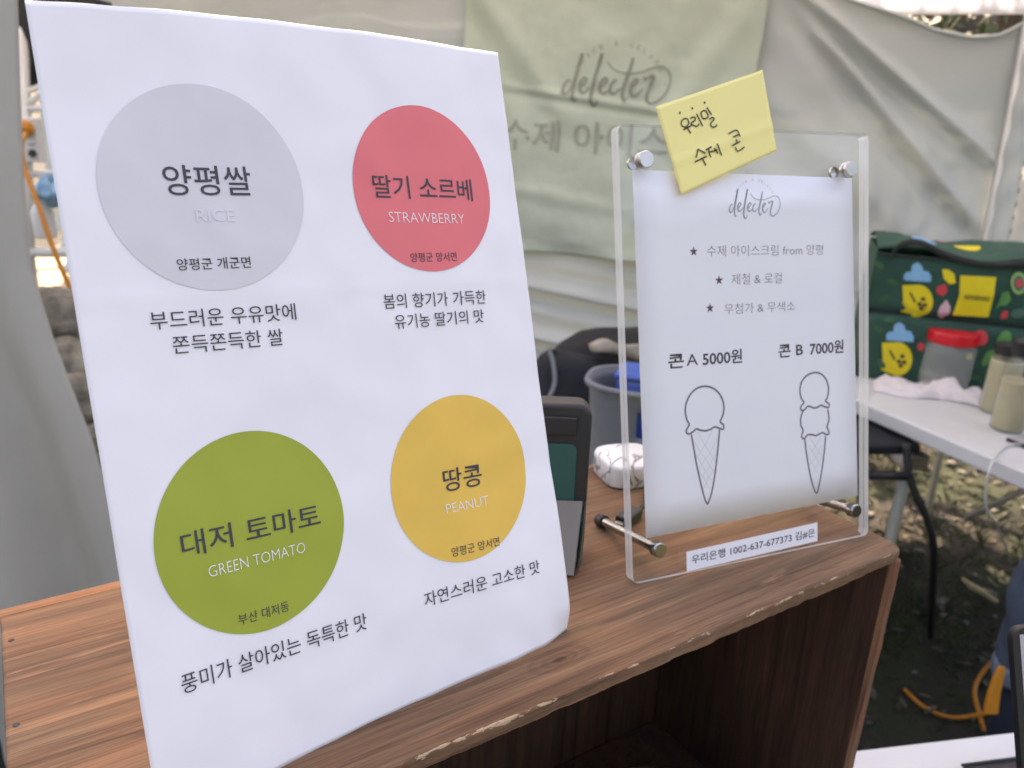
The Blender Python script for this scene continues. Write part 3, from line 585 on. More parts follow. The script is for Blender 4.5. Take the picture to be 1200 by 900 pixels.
def board(nm, x0, x1, y0, y1, z0, z1, mt, bev=.0018):
    m = MB(); m.box((x0, y0, z0), (x1 - x0, 0, 0), (0, y1 - y0, 0), (0, 0, z1 - z0)); return m.build(nm, M[mt], cr, bevel=bev, loc=(x0, y0, z0))
def ragged(nm, x0, x1, y0, y1, z0, z1, mt):     # end board whose front edge is a little uneven
    m = MB(); N = 24; vv = []
    for i in range(N + 1):
        z = z0 + (z1 - z0) * i / N; e = .0012 * fbm((z * 30, x0 * 9, 1), 1, 3)
        vv += [V((x0 + .0012, y0 + e, z)), V((x1 - .0015, y0 + e, z)), V((x1, y0 + .002 + e, z)), V((x1, y1, z)), V((x0, y1, z)), V((x0, y0 + .002 + e, z))]
    ff = [(i * 6 + j, i * 6 + (j + 1) % 6, (i + 1) * 6 + (j + 1) % 6, (i + 1) * 6 + j) for i in range(N) for j in range(6)] + [(5, 4, 3, 2, 1, 0), tuple(N * 6 + j for j in range(6))]
    m.put(vv, ff); return m.build(nm, M[mt], cr, loc=(x0, y0, z0), smooth=True, sharp=35)
for xa in (CX1 - .0112, CX0 + .001):
    for z0, z1 in ((CZ + .012, -.0122),): ragged('end_board', xa, xa + .0102, CY0 + .0015, CY1 - .0125, z0, z1, 'wood_side')
    board('shade_lining', xa - .0022 if xa > .3 else xa + .0104, xa - .0002 if xa > .3 else xa + .0124, CY0 + .006, CY1 - .014, CZ + .0125, -.0123, 'wood_shade', .0003)  # thin facing added to carry the painted inner shade
for z0, z1 in ((CZ, CZ + .112), (CZ + .114, CZ + .226), (CZ + .228, -.0006)): board('back_board', CX0 - .001, CX1 + .0008, CY1 - .0115, CY1, z0, z1, 'wood_back' if z1 > -.01 else 'wood_shade')
for y0, y1 in ((CY0 + .002, CY0 + .132), (CY0 + .134, CY1 - .013)): board('floor_board', CX0 + .001, CX1 - .001, y0, y1, CZ, CZ + .0115, 'wood_shade')
for x in (CX1 - .006, CX0 + .006):
    for y in (CY0 + .04, CY0 + .14, CY0 + .23): MB().lathe((x, y, .0001), [(0, .0004), (.0016, .0003), (.0022, -.0002)], 12).build('nail', M['charcoal'], cr, smooth=True)

bw = thing('steel_bowl', 'grey metal bowl standing inside the open crate, only its rim showing', 'bowl', (.335, .41, CZ + .012))
q = onz(740, 902, CZ + .111); q = V((q.x - .02, q.y - .071, 0)); bw.location = (q.x, q.y, CZ + .0122)
MB().lathe((q.x, q.y, CZ + .0122), [(0, .002), (.045, 0), (.05, .004), (.062, .04), (.072, .09), (.078, .096), (.076, .099), (.070, .094), (.060, .045), (.046, .008), (0, .006)], 48).build('shell', M['steel'], bw, smooth=True)

# ================================================================== POSTER
PA = V((.0251, .3463, .0006)); PE = V((.9961, .0887, 0)); PU = V((-.0274, .3078, .9511)); PN = V((.0844, -.9473, .3090))
PW, PH = .2798, .4118
def post(s, t, off=0):
    u, v = s / PW, t / PH
    o = .0060 * math.sin(math.pi * max(0, min(1, u))) * v * v - .0035 * math.sin(math.pi * max(0, min(1, u))) * (1 - v) ** 2
    o += .0011 * fbm((s * 11, t * 9, 0), 1, 3) + .0010 * fbm((s * 28, t * 20, 4), 1, 2)
    o += .00022 * math.exp(-((t - .268 + .05 * s) / .004) ** 2)                       # faint fold
    c = max(0, (u - .90) / .10) * max(0, (.05 - v) / .05); o -= .006 * c ** 1.5      # lower corner curls back
    c2 = max(0, (u - .62)) / .38 * max(0, (.30 - v) / .3); o += .0025 * math.sin(c2 * 3.1)
    return PA + PE * s + PU * t + PN * (o + off)
po = thing('flavour_poster', 'large white paper poster with four coloured flavour circles leaning on the crate', 'poster', PA)
def pf(u, v):
    l = .0105 * v - .0004; r = PW + .0105 * v; s = l + (r - l) * u; top = PH - .002 * u + .0012 * math.sin(math.pi * u) * 1.6
    return post(s, top * v)
grid('sheet', 110, 150, pf, M['paper'], po, .00022)
for nm, cx, cy, rx, ry, mt in (('grey', .0790, .3210, .0528, .0544, 'disc_grey'), ('pink', .2144, .3178, .0506, .0522, 'disc_pink'), ('green', .0727, .1336, .0524, .0556, 'disc_green'), ('yellow', .2094, .1307, .0517, .0545, 'disc_yellow')):
    vs = [post(cx, cy, .00034)]; NR, NS = 14, 96
    for i in range(1, NR + 1):
        for j in range(NS):
            a = 2 * math.pi * j / NS; vs.append(post(cx + rx * i / NR * math.cos(a), cy + ry * i / NR * math.sin(a), .00034))
    fs = [(0, 1 + j, 1 + (j + 1) % NS) for j in range(NS)] + [(1 + (i - 1) * NS + j, 1 + i * NS + j, 1 + i * NS + (j + 1) % NS, 1 + (i - 1) * NS + (j + 1) % NS) for i in range(1, NR) for j in range(NS)]
    tag(add('printed_circle', vs, fs, M[mt], po), 'flat ' + nm + ' printed circle')
ps = lambda a, b, e=0: post(a, b, .00068 + e)
for body, s, t, wd, hh, sl_, mt, bd in (
    ('양평쌀', .0570, .3178, .0454, .0158, -.034, 'ink', .004), ('RICE', .0703, .3036, .0201, .0066, -.05, 'faint', 0), ('양평군 개군면', .0563, .2788, .0383, .0062, -.045, 'ink', .004),
    ('부드러운 우유맛에', .0385, .2498, .0770, .0094, -.05, 'ink', 0), ('쫀득쫀득한 쌀', .0473, .2360, .0586, .0094, -.056, 'ink', 0),
    ('딸기 소르베', .1766, .3132, .0738, .0141, -.051, 'ink', .004), ('STRAWBERRY', .1844, .2982, .0563, .0062, -.06, 'white_ink', -.016), ('양평군 양서면', .1954, .2727, .0346, .0058, -.05, 'ink', .0),
    ('봄의 향기가 가득한', .1716, .2457, .0769, .0092, -.061, 'ink', 0), ('유기농 딸기의 맛', .1771, .2327, .0677, .0089, -.057, 'ink', 0),
    ('대저 토마토', .0333, .1306, .0769, .0135, -.056, 'ink', .004), ('GREEN TOMATO', .0445, .1168, .0541, .0060, -.05, 'white_ink', -.016), ('부산 대저동', .0552, .0861, .0286, .0060, -.064, 'ink', 0),
    ('풍미가 살아있는 독특한 맛', .0212, .0613, .1075, .0104, -.041, 'ink', 0),
    ('땅콩', .1944, .1248, .0299, .0148, -.08, 'ink', .004), ('PEANUT', .1936, .1109, .0328, .0062, -.074, 'white_ink', -.016), ('양평군 양서면', .1925, .0824, .0367, .0062, -.075, 'ink', 0),
    ('자연스러운 고소한 맛', .1682, .0568, .0904, .0094, -.059, 'ink', 0)):
    letter(body, s, t, wd, hh, ps, M[mt], po, sl_, bd)

# ================================================================== PRICE STAND
AA = V((.3835, .3963, .0008)); AE = V((.9845, -.1753, 0)); AU = V((.0409, .2298, .9724)); AN = V((-.1705, -.9573, .2334))
AW, AH = .2478, .3570
def acr(s, t, off=0): return AA + AE * s + AU * t + AN * off
ps_ = thing('price_stand', 'clear acrylic price stand with steel studs holding a white price sheet', 'price stand', AA)
def rrect(w_, h_, r, n=8):
    P = []
    for cx, cy, a0 in ((w_ - r, r, -90), (w_ - r, h_ - r, 0), (r, h_ - r, 90), (r, r, 180)):
        P += [(cx + r * math.cos(math.radians(a0 + 90 * i / n)), cy + r * math.sin(math.radians(a0 + 90 * i / n))) for i in range(n + 1)]
    return P
def panel(o0, o1, nm):
    P = rrect(AW, AH, .006); n = len(P); bv = .0004
    vs = [acr(a, b, o0) for a, b in P] + [acr(a, b, o1) for a, b in P]
    me = add(nm, vs, [tuple(range(n)), tuple(range(2 * n - 1, n - 1, -1))] + [(j, n + j, n + (j + 1) % n, (j + 1) % n) for j in range(n)], [M['acrylic'], M['acr_edge'], M['acr_top']], ps_, False)
    for i, p in enumerate(me.data.polygons): p.material_index = 0 if i < 2 else (2 if 15 <= i <= 24 else 1)
    return me
panel(0, -.00505, 'front_panel'); panel(-.00545, -.0108, 'rear_panel')
sheet_c = [(.0163, .0337), (.2406, .0366), (.2339, .3199), (.0143, .3242)]
def shf(u, v):
    a, b, c, d = [V((p[0], p[1], 0)) for p in sheet_c]; p = (a.lerp(b, u)).lerp(d.lerp(c, u), v)
    return acr(p.x, p.y, -.00525)
grid('price_sheet', 8, 10, shf, M['paper'], ps_, .0001)
ss = lambda a, b, e=0: acr(a, b, -.00512 + e)
letter('수제 아이스크림 from 양평', .0811, .2567, .1199, .0088, ss, M['ink_mid'], ps_, -.014, -.010)
letter('제철 & 로컬', .1047, .2331, .0518, .0090, ss, M['ink_mid'], ps_, -.014, -.010)
letter('무첨가 & 무색소', .0971, .2094, .0730, .0084, ss, M['ink_mid'], ps_, -.012, -.010)
letter('콘', .0416, .1689, .0150, .0115, ss, M['ink'], ps_, 0, .018)
letter('A', .0590, .1700, .0110, .0092, ss, M['ink'], ps_, 0, .002)
letter('5000원', .0745, .1686, .0394, .0118, ss, M['ink'], ps_, -.006, .018)
letter('콘 B', .1520, .1694, .0265, .0112, ss, M['ink'], ps_, 0, .018)
letter('7000원', .1860, .1690, .0380, .0118, ss, M['ink'], ps_, -.006, .018)
for s, t in ((.0683, .2610), (.0923, .2373), (.0829, .2152)):
    P = []
    for k in range(10):
        a = math.pi / 2 + k * math.pi / 5; r = .0042 if k % 2 == 0 else .0017; P.append(ss(s + r * math.cos(a), t + r * math.sin(a)))
    add('star', P + [ss(s, t)], [(k, (k + 1) % 10, 10) for k in range(10)], M['ink_brown'], ps_, False)
for C_, nm in ((CONEA, 'single_scoop_cone_drawing'), (CONEB, 'double_scoop_cone_drawing')):
    k = 2 if C_ is CONEB else 1
    o = ribbon(C_[:k], ss, M['ink_mid'], ps_, nm, .0016); ribbon(C_[k:k + 2], lambda a, b: ss(a, b, .00003), M['ink_mid'], ps_, 'cone_outline', .0015)
    for i, st in enumerate(C_[k + 2:]): ribbon([st], lambda a, b, i=i: ss(a, b, -.00002 - i * .000006), M['disc_grey'], ps_, 'cone_hatch', .0006)
logo(.1030, .2866, .0524, .0, ss, M['ink_soft'], ps_, 1.0)
arc_text('· JUICE & GELATO ·', .1290, .2960, .0218, 165, 15, .0022, ss, M['faint'] if 0 else M['disc_grey'], ps_)
def strip(a, b): return V((.0504 + .1373 * a, .0016 + (.0167 + .0002 * a) * b + .0030 * a * 1, 0))
add('account_label', [acr(strip(u, v).x, strip(u, v).y, .0006) for u, v in ((0, 0), (1, 0), (1, 1), (0, 1))], [(0, 1, 2, 3)], M['paper'], ps_, False)
letter('우리은행 1002-637-677373 김#은', .0552, .0070, .1296, .0076, lambda a, b: acr(a, b, .0008), M['ink'], ps_, .018, .006)
for s, t in ((.0189, .3298), (.2200, .3254)):
    MB().lathe(acr(s, t, .0002), [(0, .0082), (.0058, .0082), (.0064, .0077), (.0066, .0052), (.0060, .0046), (.0048, .0044), (.0048, .0034), (.0060, .0030), (.0063, .0026), (.0063, .0004), (.0058, 0)], 32, AN).build('stud', M['steel'], ps_, smooth=True, sharp=22)
    MB().lathe(acr(s, t, -.0107), [(.0048, 0), (.0048, -.002), (0, -.0024)], 24, AN).build('stud_nut', M['steel'], ps_, smooth=True, sharp=22)
for s, t in ((.0215, .0265), (.2262, .0275)):
    MB().lathe(acr(s, t, 0), [(0, .0079), (.0052, .0079), (.0060, .0072), (.0063, .006), (.0063, .0004), (.0050, 0)], 28, AN).build('rod_cap', M['chrome'], ps_, smooth=True, sharp=40)
    L = (acr(s, t, 0).z - .0047) / AN.z
    r = MB().lathe(acr(s, t, 0), [(.0042, .0), (.0042, -L + .010)], 24, AN).build('support_rod', M['chrome'], ps_, smooth=True)
    MB().lathe(acr(s, t, -L + .010), [(.0042, 0), (.0058, -.0004), (.0060, -.004), (.0058, -.0092), (0, -.0095)], 24, AN).build('rubber_foot', M['black'], r, smooth=True, sharp=40)

# ---- sticky note on the stand
NC = [V((.0542, .3044, 0)), V((.1445, .3394, 0)), V((.1326, .4027, 0)), V((.0323, .3699, 0))]
def note_off(s, t): 
    v = ((t - .3044) - .33 * (s - .05)) / .06; u = (s - .05) / .09
    return .0006 + .002 * max(0, min(1, v)) * max(0, .3 - u) + .010 * max(0, u - .62) ** 2 * 2 + .0012 * math.exp(-((v - .42) / .05) ** 2) * .6
def nsurf(s, t, e=0): return acr(s, t, note_off(s, t) + .0004 + e)
nt_ = thing('sticky_note', 'yellow sticky note with black handwriting stuck over the top of the price stand', 'sticky note', acr(.088, .35, .001))
grid('note_sheet', 30, 24, lambda u, v: (lambda p: acr(p.x, p.y, note_off(p.x, p.y)))((NC[0].lerp(NC[1], u)).lerp(NC[3].lerp(NC[2], u), v)), M['note'], nt_, .00015)
for s_, t_ in ((.0539, .3663), (.0655, .3703), (.0774, .3750)): add('pen_dot', [nsurf(s_ + .0009 * math.cos(a * .785), t_ + .0009 * math.sin(a * .785), .001 * 0) for a in range(8)], [tuple(range(8))], M['marker'], nt_, False)
for i, st in enumerate(NOTE[:-3]): ribbon([st], lambda a, b, i=i: nsurf(a, b, i * .00002), M['marker'], nt_, 'pen_stroke', .0011 if len(st) > 2 else .0012)

# ================================================================== THINGS ON THE CRATE
# tablet in a rugged case, seen from behind, propped on its grey flap
tb = thing('tablet_in_case', 'black rugged tablet case with teal back and grey kickstand flap beside the poster', 'tablet', onz(672, 668, 0))
q = onz(681, 640, 0); tx_ = V((.84, -.54, 0)).normalized(); tn = V((tx_.y, -tx_.x, 0)); tu = (V((0, 0, 1)) - tn * .10).normalized()
TH = .133
def tp(a, b, c): return q + tx_ * a + tn * c + tu * b + V((0, 0, .001))       # a <= 0 runs left from the right corner, c towards us
m = MB(); P = rrect(.20, TH, .012); n = len(P)
for c in (0, .022): m.v += [tp(a - .20, b, c) for a, b in P]
m.f += [tuple(range(n - 1, -1, -1)), tuple(range(n, 2 * n))] + [(j, (j + 1) % n, n + (j + 1) % n, n + j) for j in range(n)]
m.build('bumper', M['charcoal'], tb, bevel=.004, seg=3)
m = MB(); P = rrect(.178, .088, .006); n = len(P)
m.v += [tp(a - .189, b + .012, .0222) for a, b in P] + [tp(a - .189, b + .012, .0236) for a, b in P]
m.f += [tuple(range(n, 2 * n))] + [(j, (j + 1) % n, n + (j + 1) % n, n + j) for j in range(n)]
m.build('back_plate', M['teal'], tb, bevel=.0006)
m = MB(); m.box(tp(-.19, .108, .0221), tx_ * .178, tu * .015, tn * .003); m.build('grip_band', M['black'], tb, bevel=.001)
f0 = onz(672, 676, 0); hA = tp(-.004, .052, .024)
fl_ = MB(); a, b_ = f0 + V((0, 0, .001)), hA; wv = tx_ * -.12; th = (b_ - a).cross(wv).normalized() * .003
fl_.box(a, wv, b_ - a, th).build('kickstand_flap', M['flap'], tb, bevel=.0008)
MB().put([tp(-.001, .052, .0225), tp(-.001, .002, .0225), f0 + tx_ * .004 + V((0, 0, .004)), hA + tx_ * .002], [(0, 1, 2, 3)]).put([tp(-.003, .052, .0225), tp(-.003, .002, .0225), f0 + tx_ * .001 + V((0, 0, .004)), hA], [(3, 2, 1, 0)]).build('teal_hinge', M['teal'], tb)

# white marble patterned gadget
q = onz(741, 574, 0); mg = thing('marbled_box', 'small white marble patterned rounded box behind the left edge of the price stand', 'box', q)
mx_ = V((.97, -.24, 0)).normalized(); my_ = V((.24, .97, 0)).normalized()
P = rrect(.062, .062, .018, 8); n = len(P); m = MB()
for ins, z in ((.0015, 0), (0, .002), (0, .020), (.0008, .0228), (.003, .0242)):
    m.v += [q + mx_ * (a - .022 + (-ins if a > .031 else ins)) + my_ * (b + (-ins if b > .031 else ins)) + V((0, 0, z + .0004)) for a, b in P]
m.f += [(i * n + j, i * n + (j + 1) % n, (i + 1) * n + (j + 1) % n, (i + 1) * n + j) for i in range(4) for j in range(n)] + [tuple(range(n - 1, -1, -1)), tuple(4 * n + j for j in range(n))]
m.build('shell', M['marble'], mg, smooth=True, sharp=45)
MB().tube(smooth_path([q + V((-.022, .012, .0252)), q + V((-.006, .022, .0252)), q + V((.010, .026, .0252))]), .0006, 6).build('seam', M['white'], mg, smooth=True)
# black cable plug
q = onz(738, 612, 0); pl = thing('black_plug', 'black plastic cable plug lying behind the price stand rod', 'plug', q)
d1 = V((.93, .36, 0)).normalized(); d2 = V((-.36, .93, 0))
MB().box(q - d1 * .016 - d2 * .006 + V((0, 0, .0005)), d1 * .030, d2 * .014, V((0, 0, .011))).build('body', M['black'], pl, bevel=.0025)
MB().box(q - d1 * .021 - d2 * .003 + V((0, 0, .0035)), d1 * .005, d2 * .008, V((0, 0, .004))).build('tip', M['steel'], pl, bevel=.0005)
MB().tube(smooth_path([q + d1 * .014 + V((0, 0, .006)), q + d1 * .03 + V((0, 0, .008)), q + d1 * .05 + d2 * .01 + V((0, 0, .003)), q + d1 * .09 + d2 * .03 + V((0, 0, .003)), q + d1 * .12 + d2 * .075 + V((0, 0, .003))]), .0022, 8).build('cord', M['black'], pl, smooth=True)

# ================================================================== FOLDING TABLE AND WHAT STANDS ON IT
TZ = -.36
A = V((1.8350, .5900, TZ)); tdir = V((.172, .985, 0)).normalized(); tback = V((.985, -.172, 0)).normalized()
F0 = V((1.933, 1.152, TZ)) + tdir * .47; F1 = V((1.933, 1.152, TZ)) - tdir * 1.35; LEN = (F1 - F0).length
ft = thing('folding_table', 'long white plastic folding table carrying the green bag and bottles', 'folding table', (F0 + F1) / 2 + tback * .36 + V((0, 0, -.74)))
MB().box(F0 + V((0, 0, -.043)), F1 - F0, tback * .74, V((0, 0, .043))).build('table_top', M['white'], ft, bevel=.007, seg=3)
def T(u, v, z): return F0 + (F1 - F0) * u + tback * v + V((0, 0, z - TZ))
for u in (.30, .80):
    MB().tube([T(u, .09, TZ - .05), T(u + .02, .04, -1.09)], .016, 10).build('leg', M['cream_metal'], ft, smooth=True)
    MB().tube([T(u, .65, TZ - .05), T(u + .02, .70, -1.09)], .016, 10).build('leg', M['cream_metal'], ft, smooth=True)
    MB().tube([T(u, .37, TZ - .05), T(u + (.16 if u < .5 else -.16), .37, TZ - .05), T(u + .006, .37, -.72)], .009, 8).build('brace', M['white_metal'], ft, smooth=True)
MB().box(T(.30, .10, TZ - .058), (F1 - F0) * .55, tback * .03, V((0, 0, .014))).build('rail', M['white_metal'], ft, bevel=.002)
# black folding chair pushed under the table
bc = thing('black_folding_chair', 'black tubular folding chair half hidden under the white table', 'chair', onz(1092, 700, -1.08))
MB().tube(smooth_path([at(1062, 520, 2.0), at(1066, 560, 2.0), at(1085, 605, 2.0), at(1094, 640, 2.02), at(1093, 690, 2.1), at(1090, 745, 2.22)]), .0095, 10).build('leg', M['black'], bc, smooth=True)
MB().tube([at(1004, 556, 2.05), at(1068, 558, 2.0)], .012, 10).build('cross_bar', M['black'], bc, smooth=True)
MB().tube([at(1000, 520, 2.15), at(1012, 600, 2.25), at(1014, 720, 2.5)], .013, 10).build('leg', M['black'], bc, smooth=True)
g = at(1010, 520, 2.05); g2 = V((.9, -.43, 0)).normalized()
MB().box(g + V((-.08, 0, -.02)), g2 * .22, V((.43, .9, 0)) * .3, V((0, 0, .03))).build('seat', M['backpack'], bc, bevel=.01)
MB().box(at(1062, 552, 2.02), g2 * .06, V((.43, .9, 0)) * .3, V((0, 0, .04))).build('hinge', M['steel'], bc, bevel=.004)

# green delivery bag
B0 = V((2.130, 1.343, TZ)); be = V((.616, -.788, 0)).normalized(); bb = V((.788, .616, 0)).normalized(); BW, BH, BD = .60, .385, .30
bgT = thing('green_delivery_bag', 'dark green insulated bag printed with fruit, clouds and yellow shapes on the white table', 'bag', B0 + be * BW / 2 + bb * BD / 2)
def bagp(s, z, off=0):
    pf_ = -.016 * math.exp(-((z - .205) / .011) ** 2) + .006 * math.sin(math.pi * max(0, min(1, s / BW))) + .004 * fbm((s, z, 3), 6, 3) + .006 * math.sin(math.pi * max(0, min(1, (z % .205) / .205)))
    return B0 + be * s + V((0, 0, z + .001)) - bb * (pf_ + off)
grid('front_panel', 60, 44, lambda u, v: bagp(BW * u, BH * v - .012 * (v > .98)), M['green_bag'], bgT, .004)
def side(s0, nm): grid(nm, 16, 24, lambda u, v: B0 + be * (s0 + (-.012 if s0 == 0 else .012) * math.sin(math.pi * v) * math.sin(math.pi * u)) + bb * (BD * u) + V((0, 0, .001 + BH * v)), M['green_bag'], bgT, .003)
side(0, 'left_side'); side(BW, 'right_side')
grid('rear_panel', 10, 10, lambda u, v: B0 + be * BW * u + bb * BD + V((0, 0, .001 + BH * v)), M['green_bag'], bgT, .003)
grid('base_panel', 6, 6, lambda u, v: B0 + be * BW * u + bb * BD * v + V((0, 0, .004)), M['green_bag'], bgT, .003)
grid('top_flap', 50, 18, lambda u, v: B0 + be * (BW * (1.02 * u - .01)) + bb * (BD * v - .01) + V((0, 0, BH + .006 + .022 * math.sin(math.pi * v) + .012 * math.sin(u * 11 + v * 2) * (1 - .5 * v) + .006 * fbm((u, v, 4), 8))), M['green_bag'], bgT, .004)
MB().tube([bagp(BW * i / 30, BH - .010, .004 + .001 * math.sin(i)) for i in range(31)], .004, 6).build('zipper', M['bag_black'], bgT, smooth=True)
MB().tube([bagp(BW * i / 30, .205, .002) for i in range(31)], .0055, 6).build('seam', M['bag_black'], bgT, smooth=True)
hp = smooth_path([bagp(.03, BH - .02, .01), bagp(.05, BH + .02, .012), bagp(.10, BH + .032, .018), bagp(.17, BH + .005, .016), bagp(.26, BH - .012, .014), bagp(.35, BH - .004, .014), bagp(.42, BH + .012, .016), bagp(.47, BH + .035, .02)])
m = MB(); n = len(hp); m.v = [p + V((0, 0, .009)) for p in hp] + [p - V((0, 0, .009)) for p in hp] + [p + V((0, 0, .009)) + bb * .003 for p in hp] + [p - V((0, 0, .009)) + bb * .003 for p in hp]
for i in range(n - 1): m.f += [(i, i + 1, n + i + 1, n + i), (2 * n + i, 3 * n + i, 3 * n + i + 1, 2 * n + i + 1), (i, 2 * n + i, 2 * n + i + 1, i + 1), (n + i, n + i + 1, 3 * n + i + 1, 3 * n + i)]
m.build('carry_strap', M['bag_black'], bgT, smooth=True)
# prints, traced in panel coordinates
BNn = -bb
def bpx(u, v):                        # where the sight line meets the panel: (s, z)
    r = at(u, v, 1) - CAM; t = (B0 - CAM).dot(bb) / r.dot(bb); p = CAM + r * t; return ((p - B0).dot(be), (p - B0).z)
cols = {'yel': pbr('yellow print on bag', (.72, .58, .02), .5, var=.05), 'blu': pbr('sky blue print', (.17, .42, .62), .5, var=.05), 'rd': pbr('red print', (.60, .05, .06), .5), 'pnk': pbr('pink print on bag', (.62, .42, .46), .5),
        'grn': pbr('leaf green print', (.06, .24, .06), .5), 'lgr': pbr('light green print', (.22, .40, .12), .5), 'dk': pbr('dark print', (.06, .03, .015), .5), 'dgr': pbr('muted green print', (.045, .13, .095), .5), 'mg': pbr('deep green leaf print', (.02, .10, .035), .6)}
layer = [0]
def pr(poly, col, nm='print'):
    layer[0] += 1; e = .0035 + layer[0] * .00012; q = [bpx(*p) for p in poly]; c = (sum(a for a, b in q) / len(q), sum(b for a, b in q) / len(q))
    vs = [bagp(c[0], c[1], e)]; n = len(q)
    for k in (.5, 1): vs += [bagp(c[0] + (a - c[0]) * k, c[1] + (b - c[1]) * k, e) for a, b in q]
    fs = [(0, 1 + j, 1 + (j + 1) % n) for j in range(n)] + [(1 + j, 1 + n + j, 1 + n + (j + 1) % n, 1 + (j + 1) % n) for j in range(n)]
    add(nm, vs, fs, cols[col], bgT, False)
def ell(cx, cy, rx, ry, rot=0, n=20, a0=0, a1=360):
    r = math.radians(rot); P = []
    for i in range(n):
        a = math.radians(a0 + (a1 - a0) * i / (n if a1 - a0 == 360 else n - 1)); x, y = rx * math.cos(a), ry * math.sin(a); P.append((cx + x * math.cos(r) - y * math.sin(r), cy + x * math.sin(r) + y * math.cos(r)))
    return P
def cloud(cx, cy, w_): pr([(cx + w_ * a, cy + w_ * b) for a, b in ((-.5, .2), (-.52, .02), (-.42, -.12), (-.25, -.12), (-.2, -.38), (0, -.48), (.18, -.34), (.22, -.16), (.4, -.14), (.52, .04), (.5, .26), (0, .24))], 'blu', 'cloud_print')
cloud(1074.5, 322, 31); cloud(1054, 392, 31)
def lemon(cx, cy): pr([(cx - 18, cy - 19)] + [(cx + 17.5 * math.cos(math.radians(a)) + 0, cy + 20 * math.sin(math.radians(a))) for a in range(-84, 130, 12)] + [(cx - 19, cy + 13), (cx - 17, cy - 2)], 'yel', 'yellow_half_round_print'); 0 and pr([(cx - 18, cy - 19), (cx - 4, cy - 20), (cx + 10, cy - 15), (cx + 19, cy - 3), (cx + 17, cy + 10), (cx + 6, cy + 20), (cx - 6, cy + 20), (cx - 18, cy + 12)], 'yel', 'yellow_half_round_print'); \
    [pr(ell(cx + a, cy + b, 3, 2.6, 0, 8), 'dk', 'seed_print') for a, b in ((2, 3), (6, -3), (8, 4), (4, 8))]; pr([(cx - 10, cy - 10), (cx - 8, cy - 11), (cx - 2, cy), (cx - 4, cy + 2)], 'dk', 'stem_print')
lemon(1075, 353); lemon(1051, 420)
pr([(1103, 315), (1110, 315), (1117, 320), (1119, 331), (1111, 332), (1105, 326)], 'yel', 'lemon_print')
pr([(1124, 322), (1166, 324), (1163, 345), (1157, 371), (1115.5, 369), (1123, 345)], 'yel', 'yellow_label')
letter_q = [bpx(1128, 350), bpx(1158, 349)]
letter('GOODOO', letter_q[0][0], letter_q[0][1] + .002, letter_q[1][0] - letter_q[0][0], .013, lambda a, b: bagp(a, b, .0062), cols['dk'], bgT, 0, .03)
pr([(1096, 337), (1100, 334), (1107, 332), (1109, 340), (1104, 347), (1097, 343)], 'rd', 'strawberry_print')
pr([(1108, 350), (1113, 359), (1112, 367), (1106, 372), (1104, 374), (1099, 371), (1098, 366), (1101, 358)], 'pnk', 'tree_print')
pr(ell(1192, 331, 9.5, 13), 'lgr', 'avocado_print'); pr(ell(1192, 331, 6.2, 9), 'dgr', 'avocado_print'); pr(ell(1192.5, 331, 3.8, 5), 'rd', 'avocado_stone_print')
pr([(1172, 342), (1180, 340), (1183, 350), (1178, 357), (1170, 357), (1165, 362), (1170, 350)], 'grn', 'broccoli_print')
pr([(1175, 363), (1180, 364), (1179, 372), (1171, 373), (1172, 367)], 'rd', 'berry_print'); pr(ell(1192, 366, 9, 6, -10), 'dgr', 'leaf_print')
pr(ell(1148, 395, 8.5, 9), 'rd', 'tomato_print'); pr([(1155, 410), (1163, 408), (1165, 416), (1158, 423), (1150, 428), (1148, 423)], 'grn', 'broccoli_print'); pr(ell(1175, 398, 8, 12, 30), 'grn', 'leaf_print')
pr([(1132, 413), (1138, 412), (1138, 420), (1130, 420)], 'yel', 'lemon_print'); pr(ell(1078, 405, 4, 5), 'rd', 'berry_print'); pr(ell(1140, 441, 8, 3), 'mg', 'leaf_print')
for (x, y, a) in ((1030, 310, 40), (1045, 330, 20), (1035, 350, -30), (1028, 385, 30), (1042, 375, 0), (1032, 425, 50)): pr(ell(x, y, 7, 3.5, a, 10), 'mg', 'leaf_print')
tc = [(.11, .30, 'blu', .035, .03), (.30, .33, 'yel', .035, .02), (.21, .6, 'rd', .02, .02)]
for a, b, c, rx, ry in tc:
    v2 = []
    for i in range(14):
        an = 2 * math.pi * i / 14; uu = a + rx / BW * math.cos(an) * 1.0 + .10; vv = b + ry / BD * math.sin(an)
        v2.append(B0 + be * (BW * (1.02 * uu - .01)) + bb * (BD * vv - .01) + V((0, 0, BH + .0085 + .022 * math.sin(math.pi * vv) + .012 * math.sin(uu * 11 + vv * 2) * (1 - .5 * vv) + .006 * fbm((uu, vv, 4), 8))))
    add('flap_print', v2, [tuple(range(14))], cols[c], bgT, False)

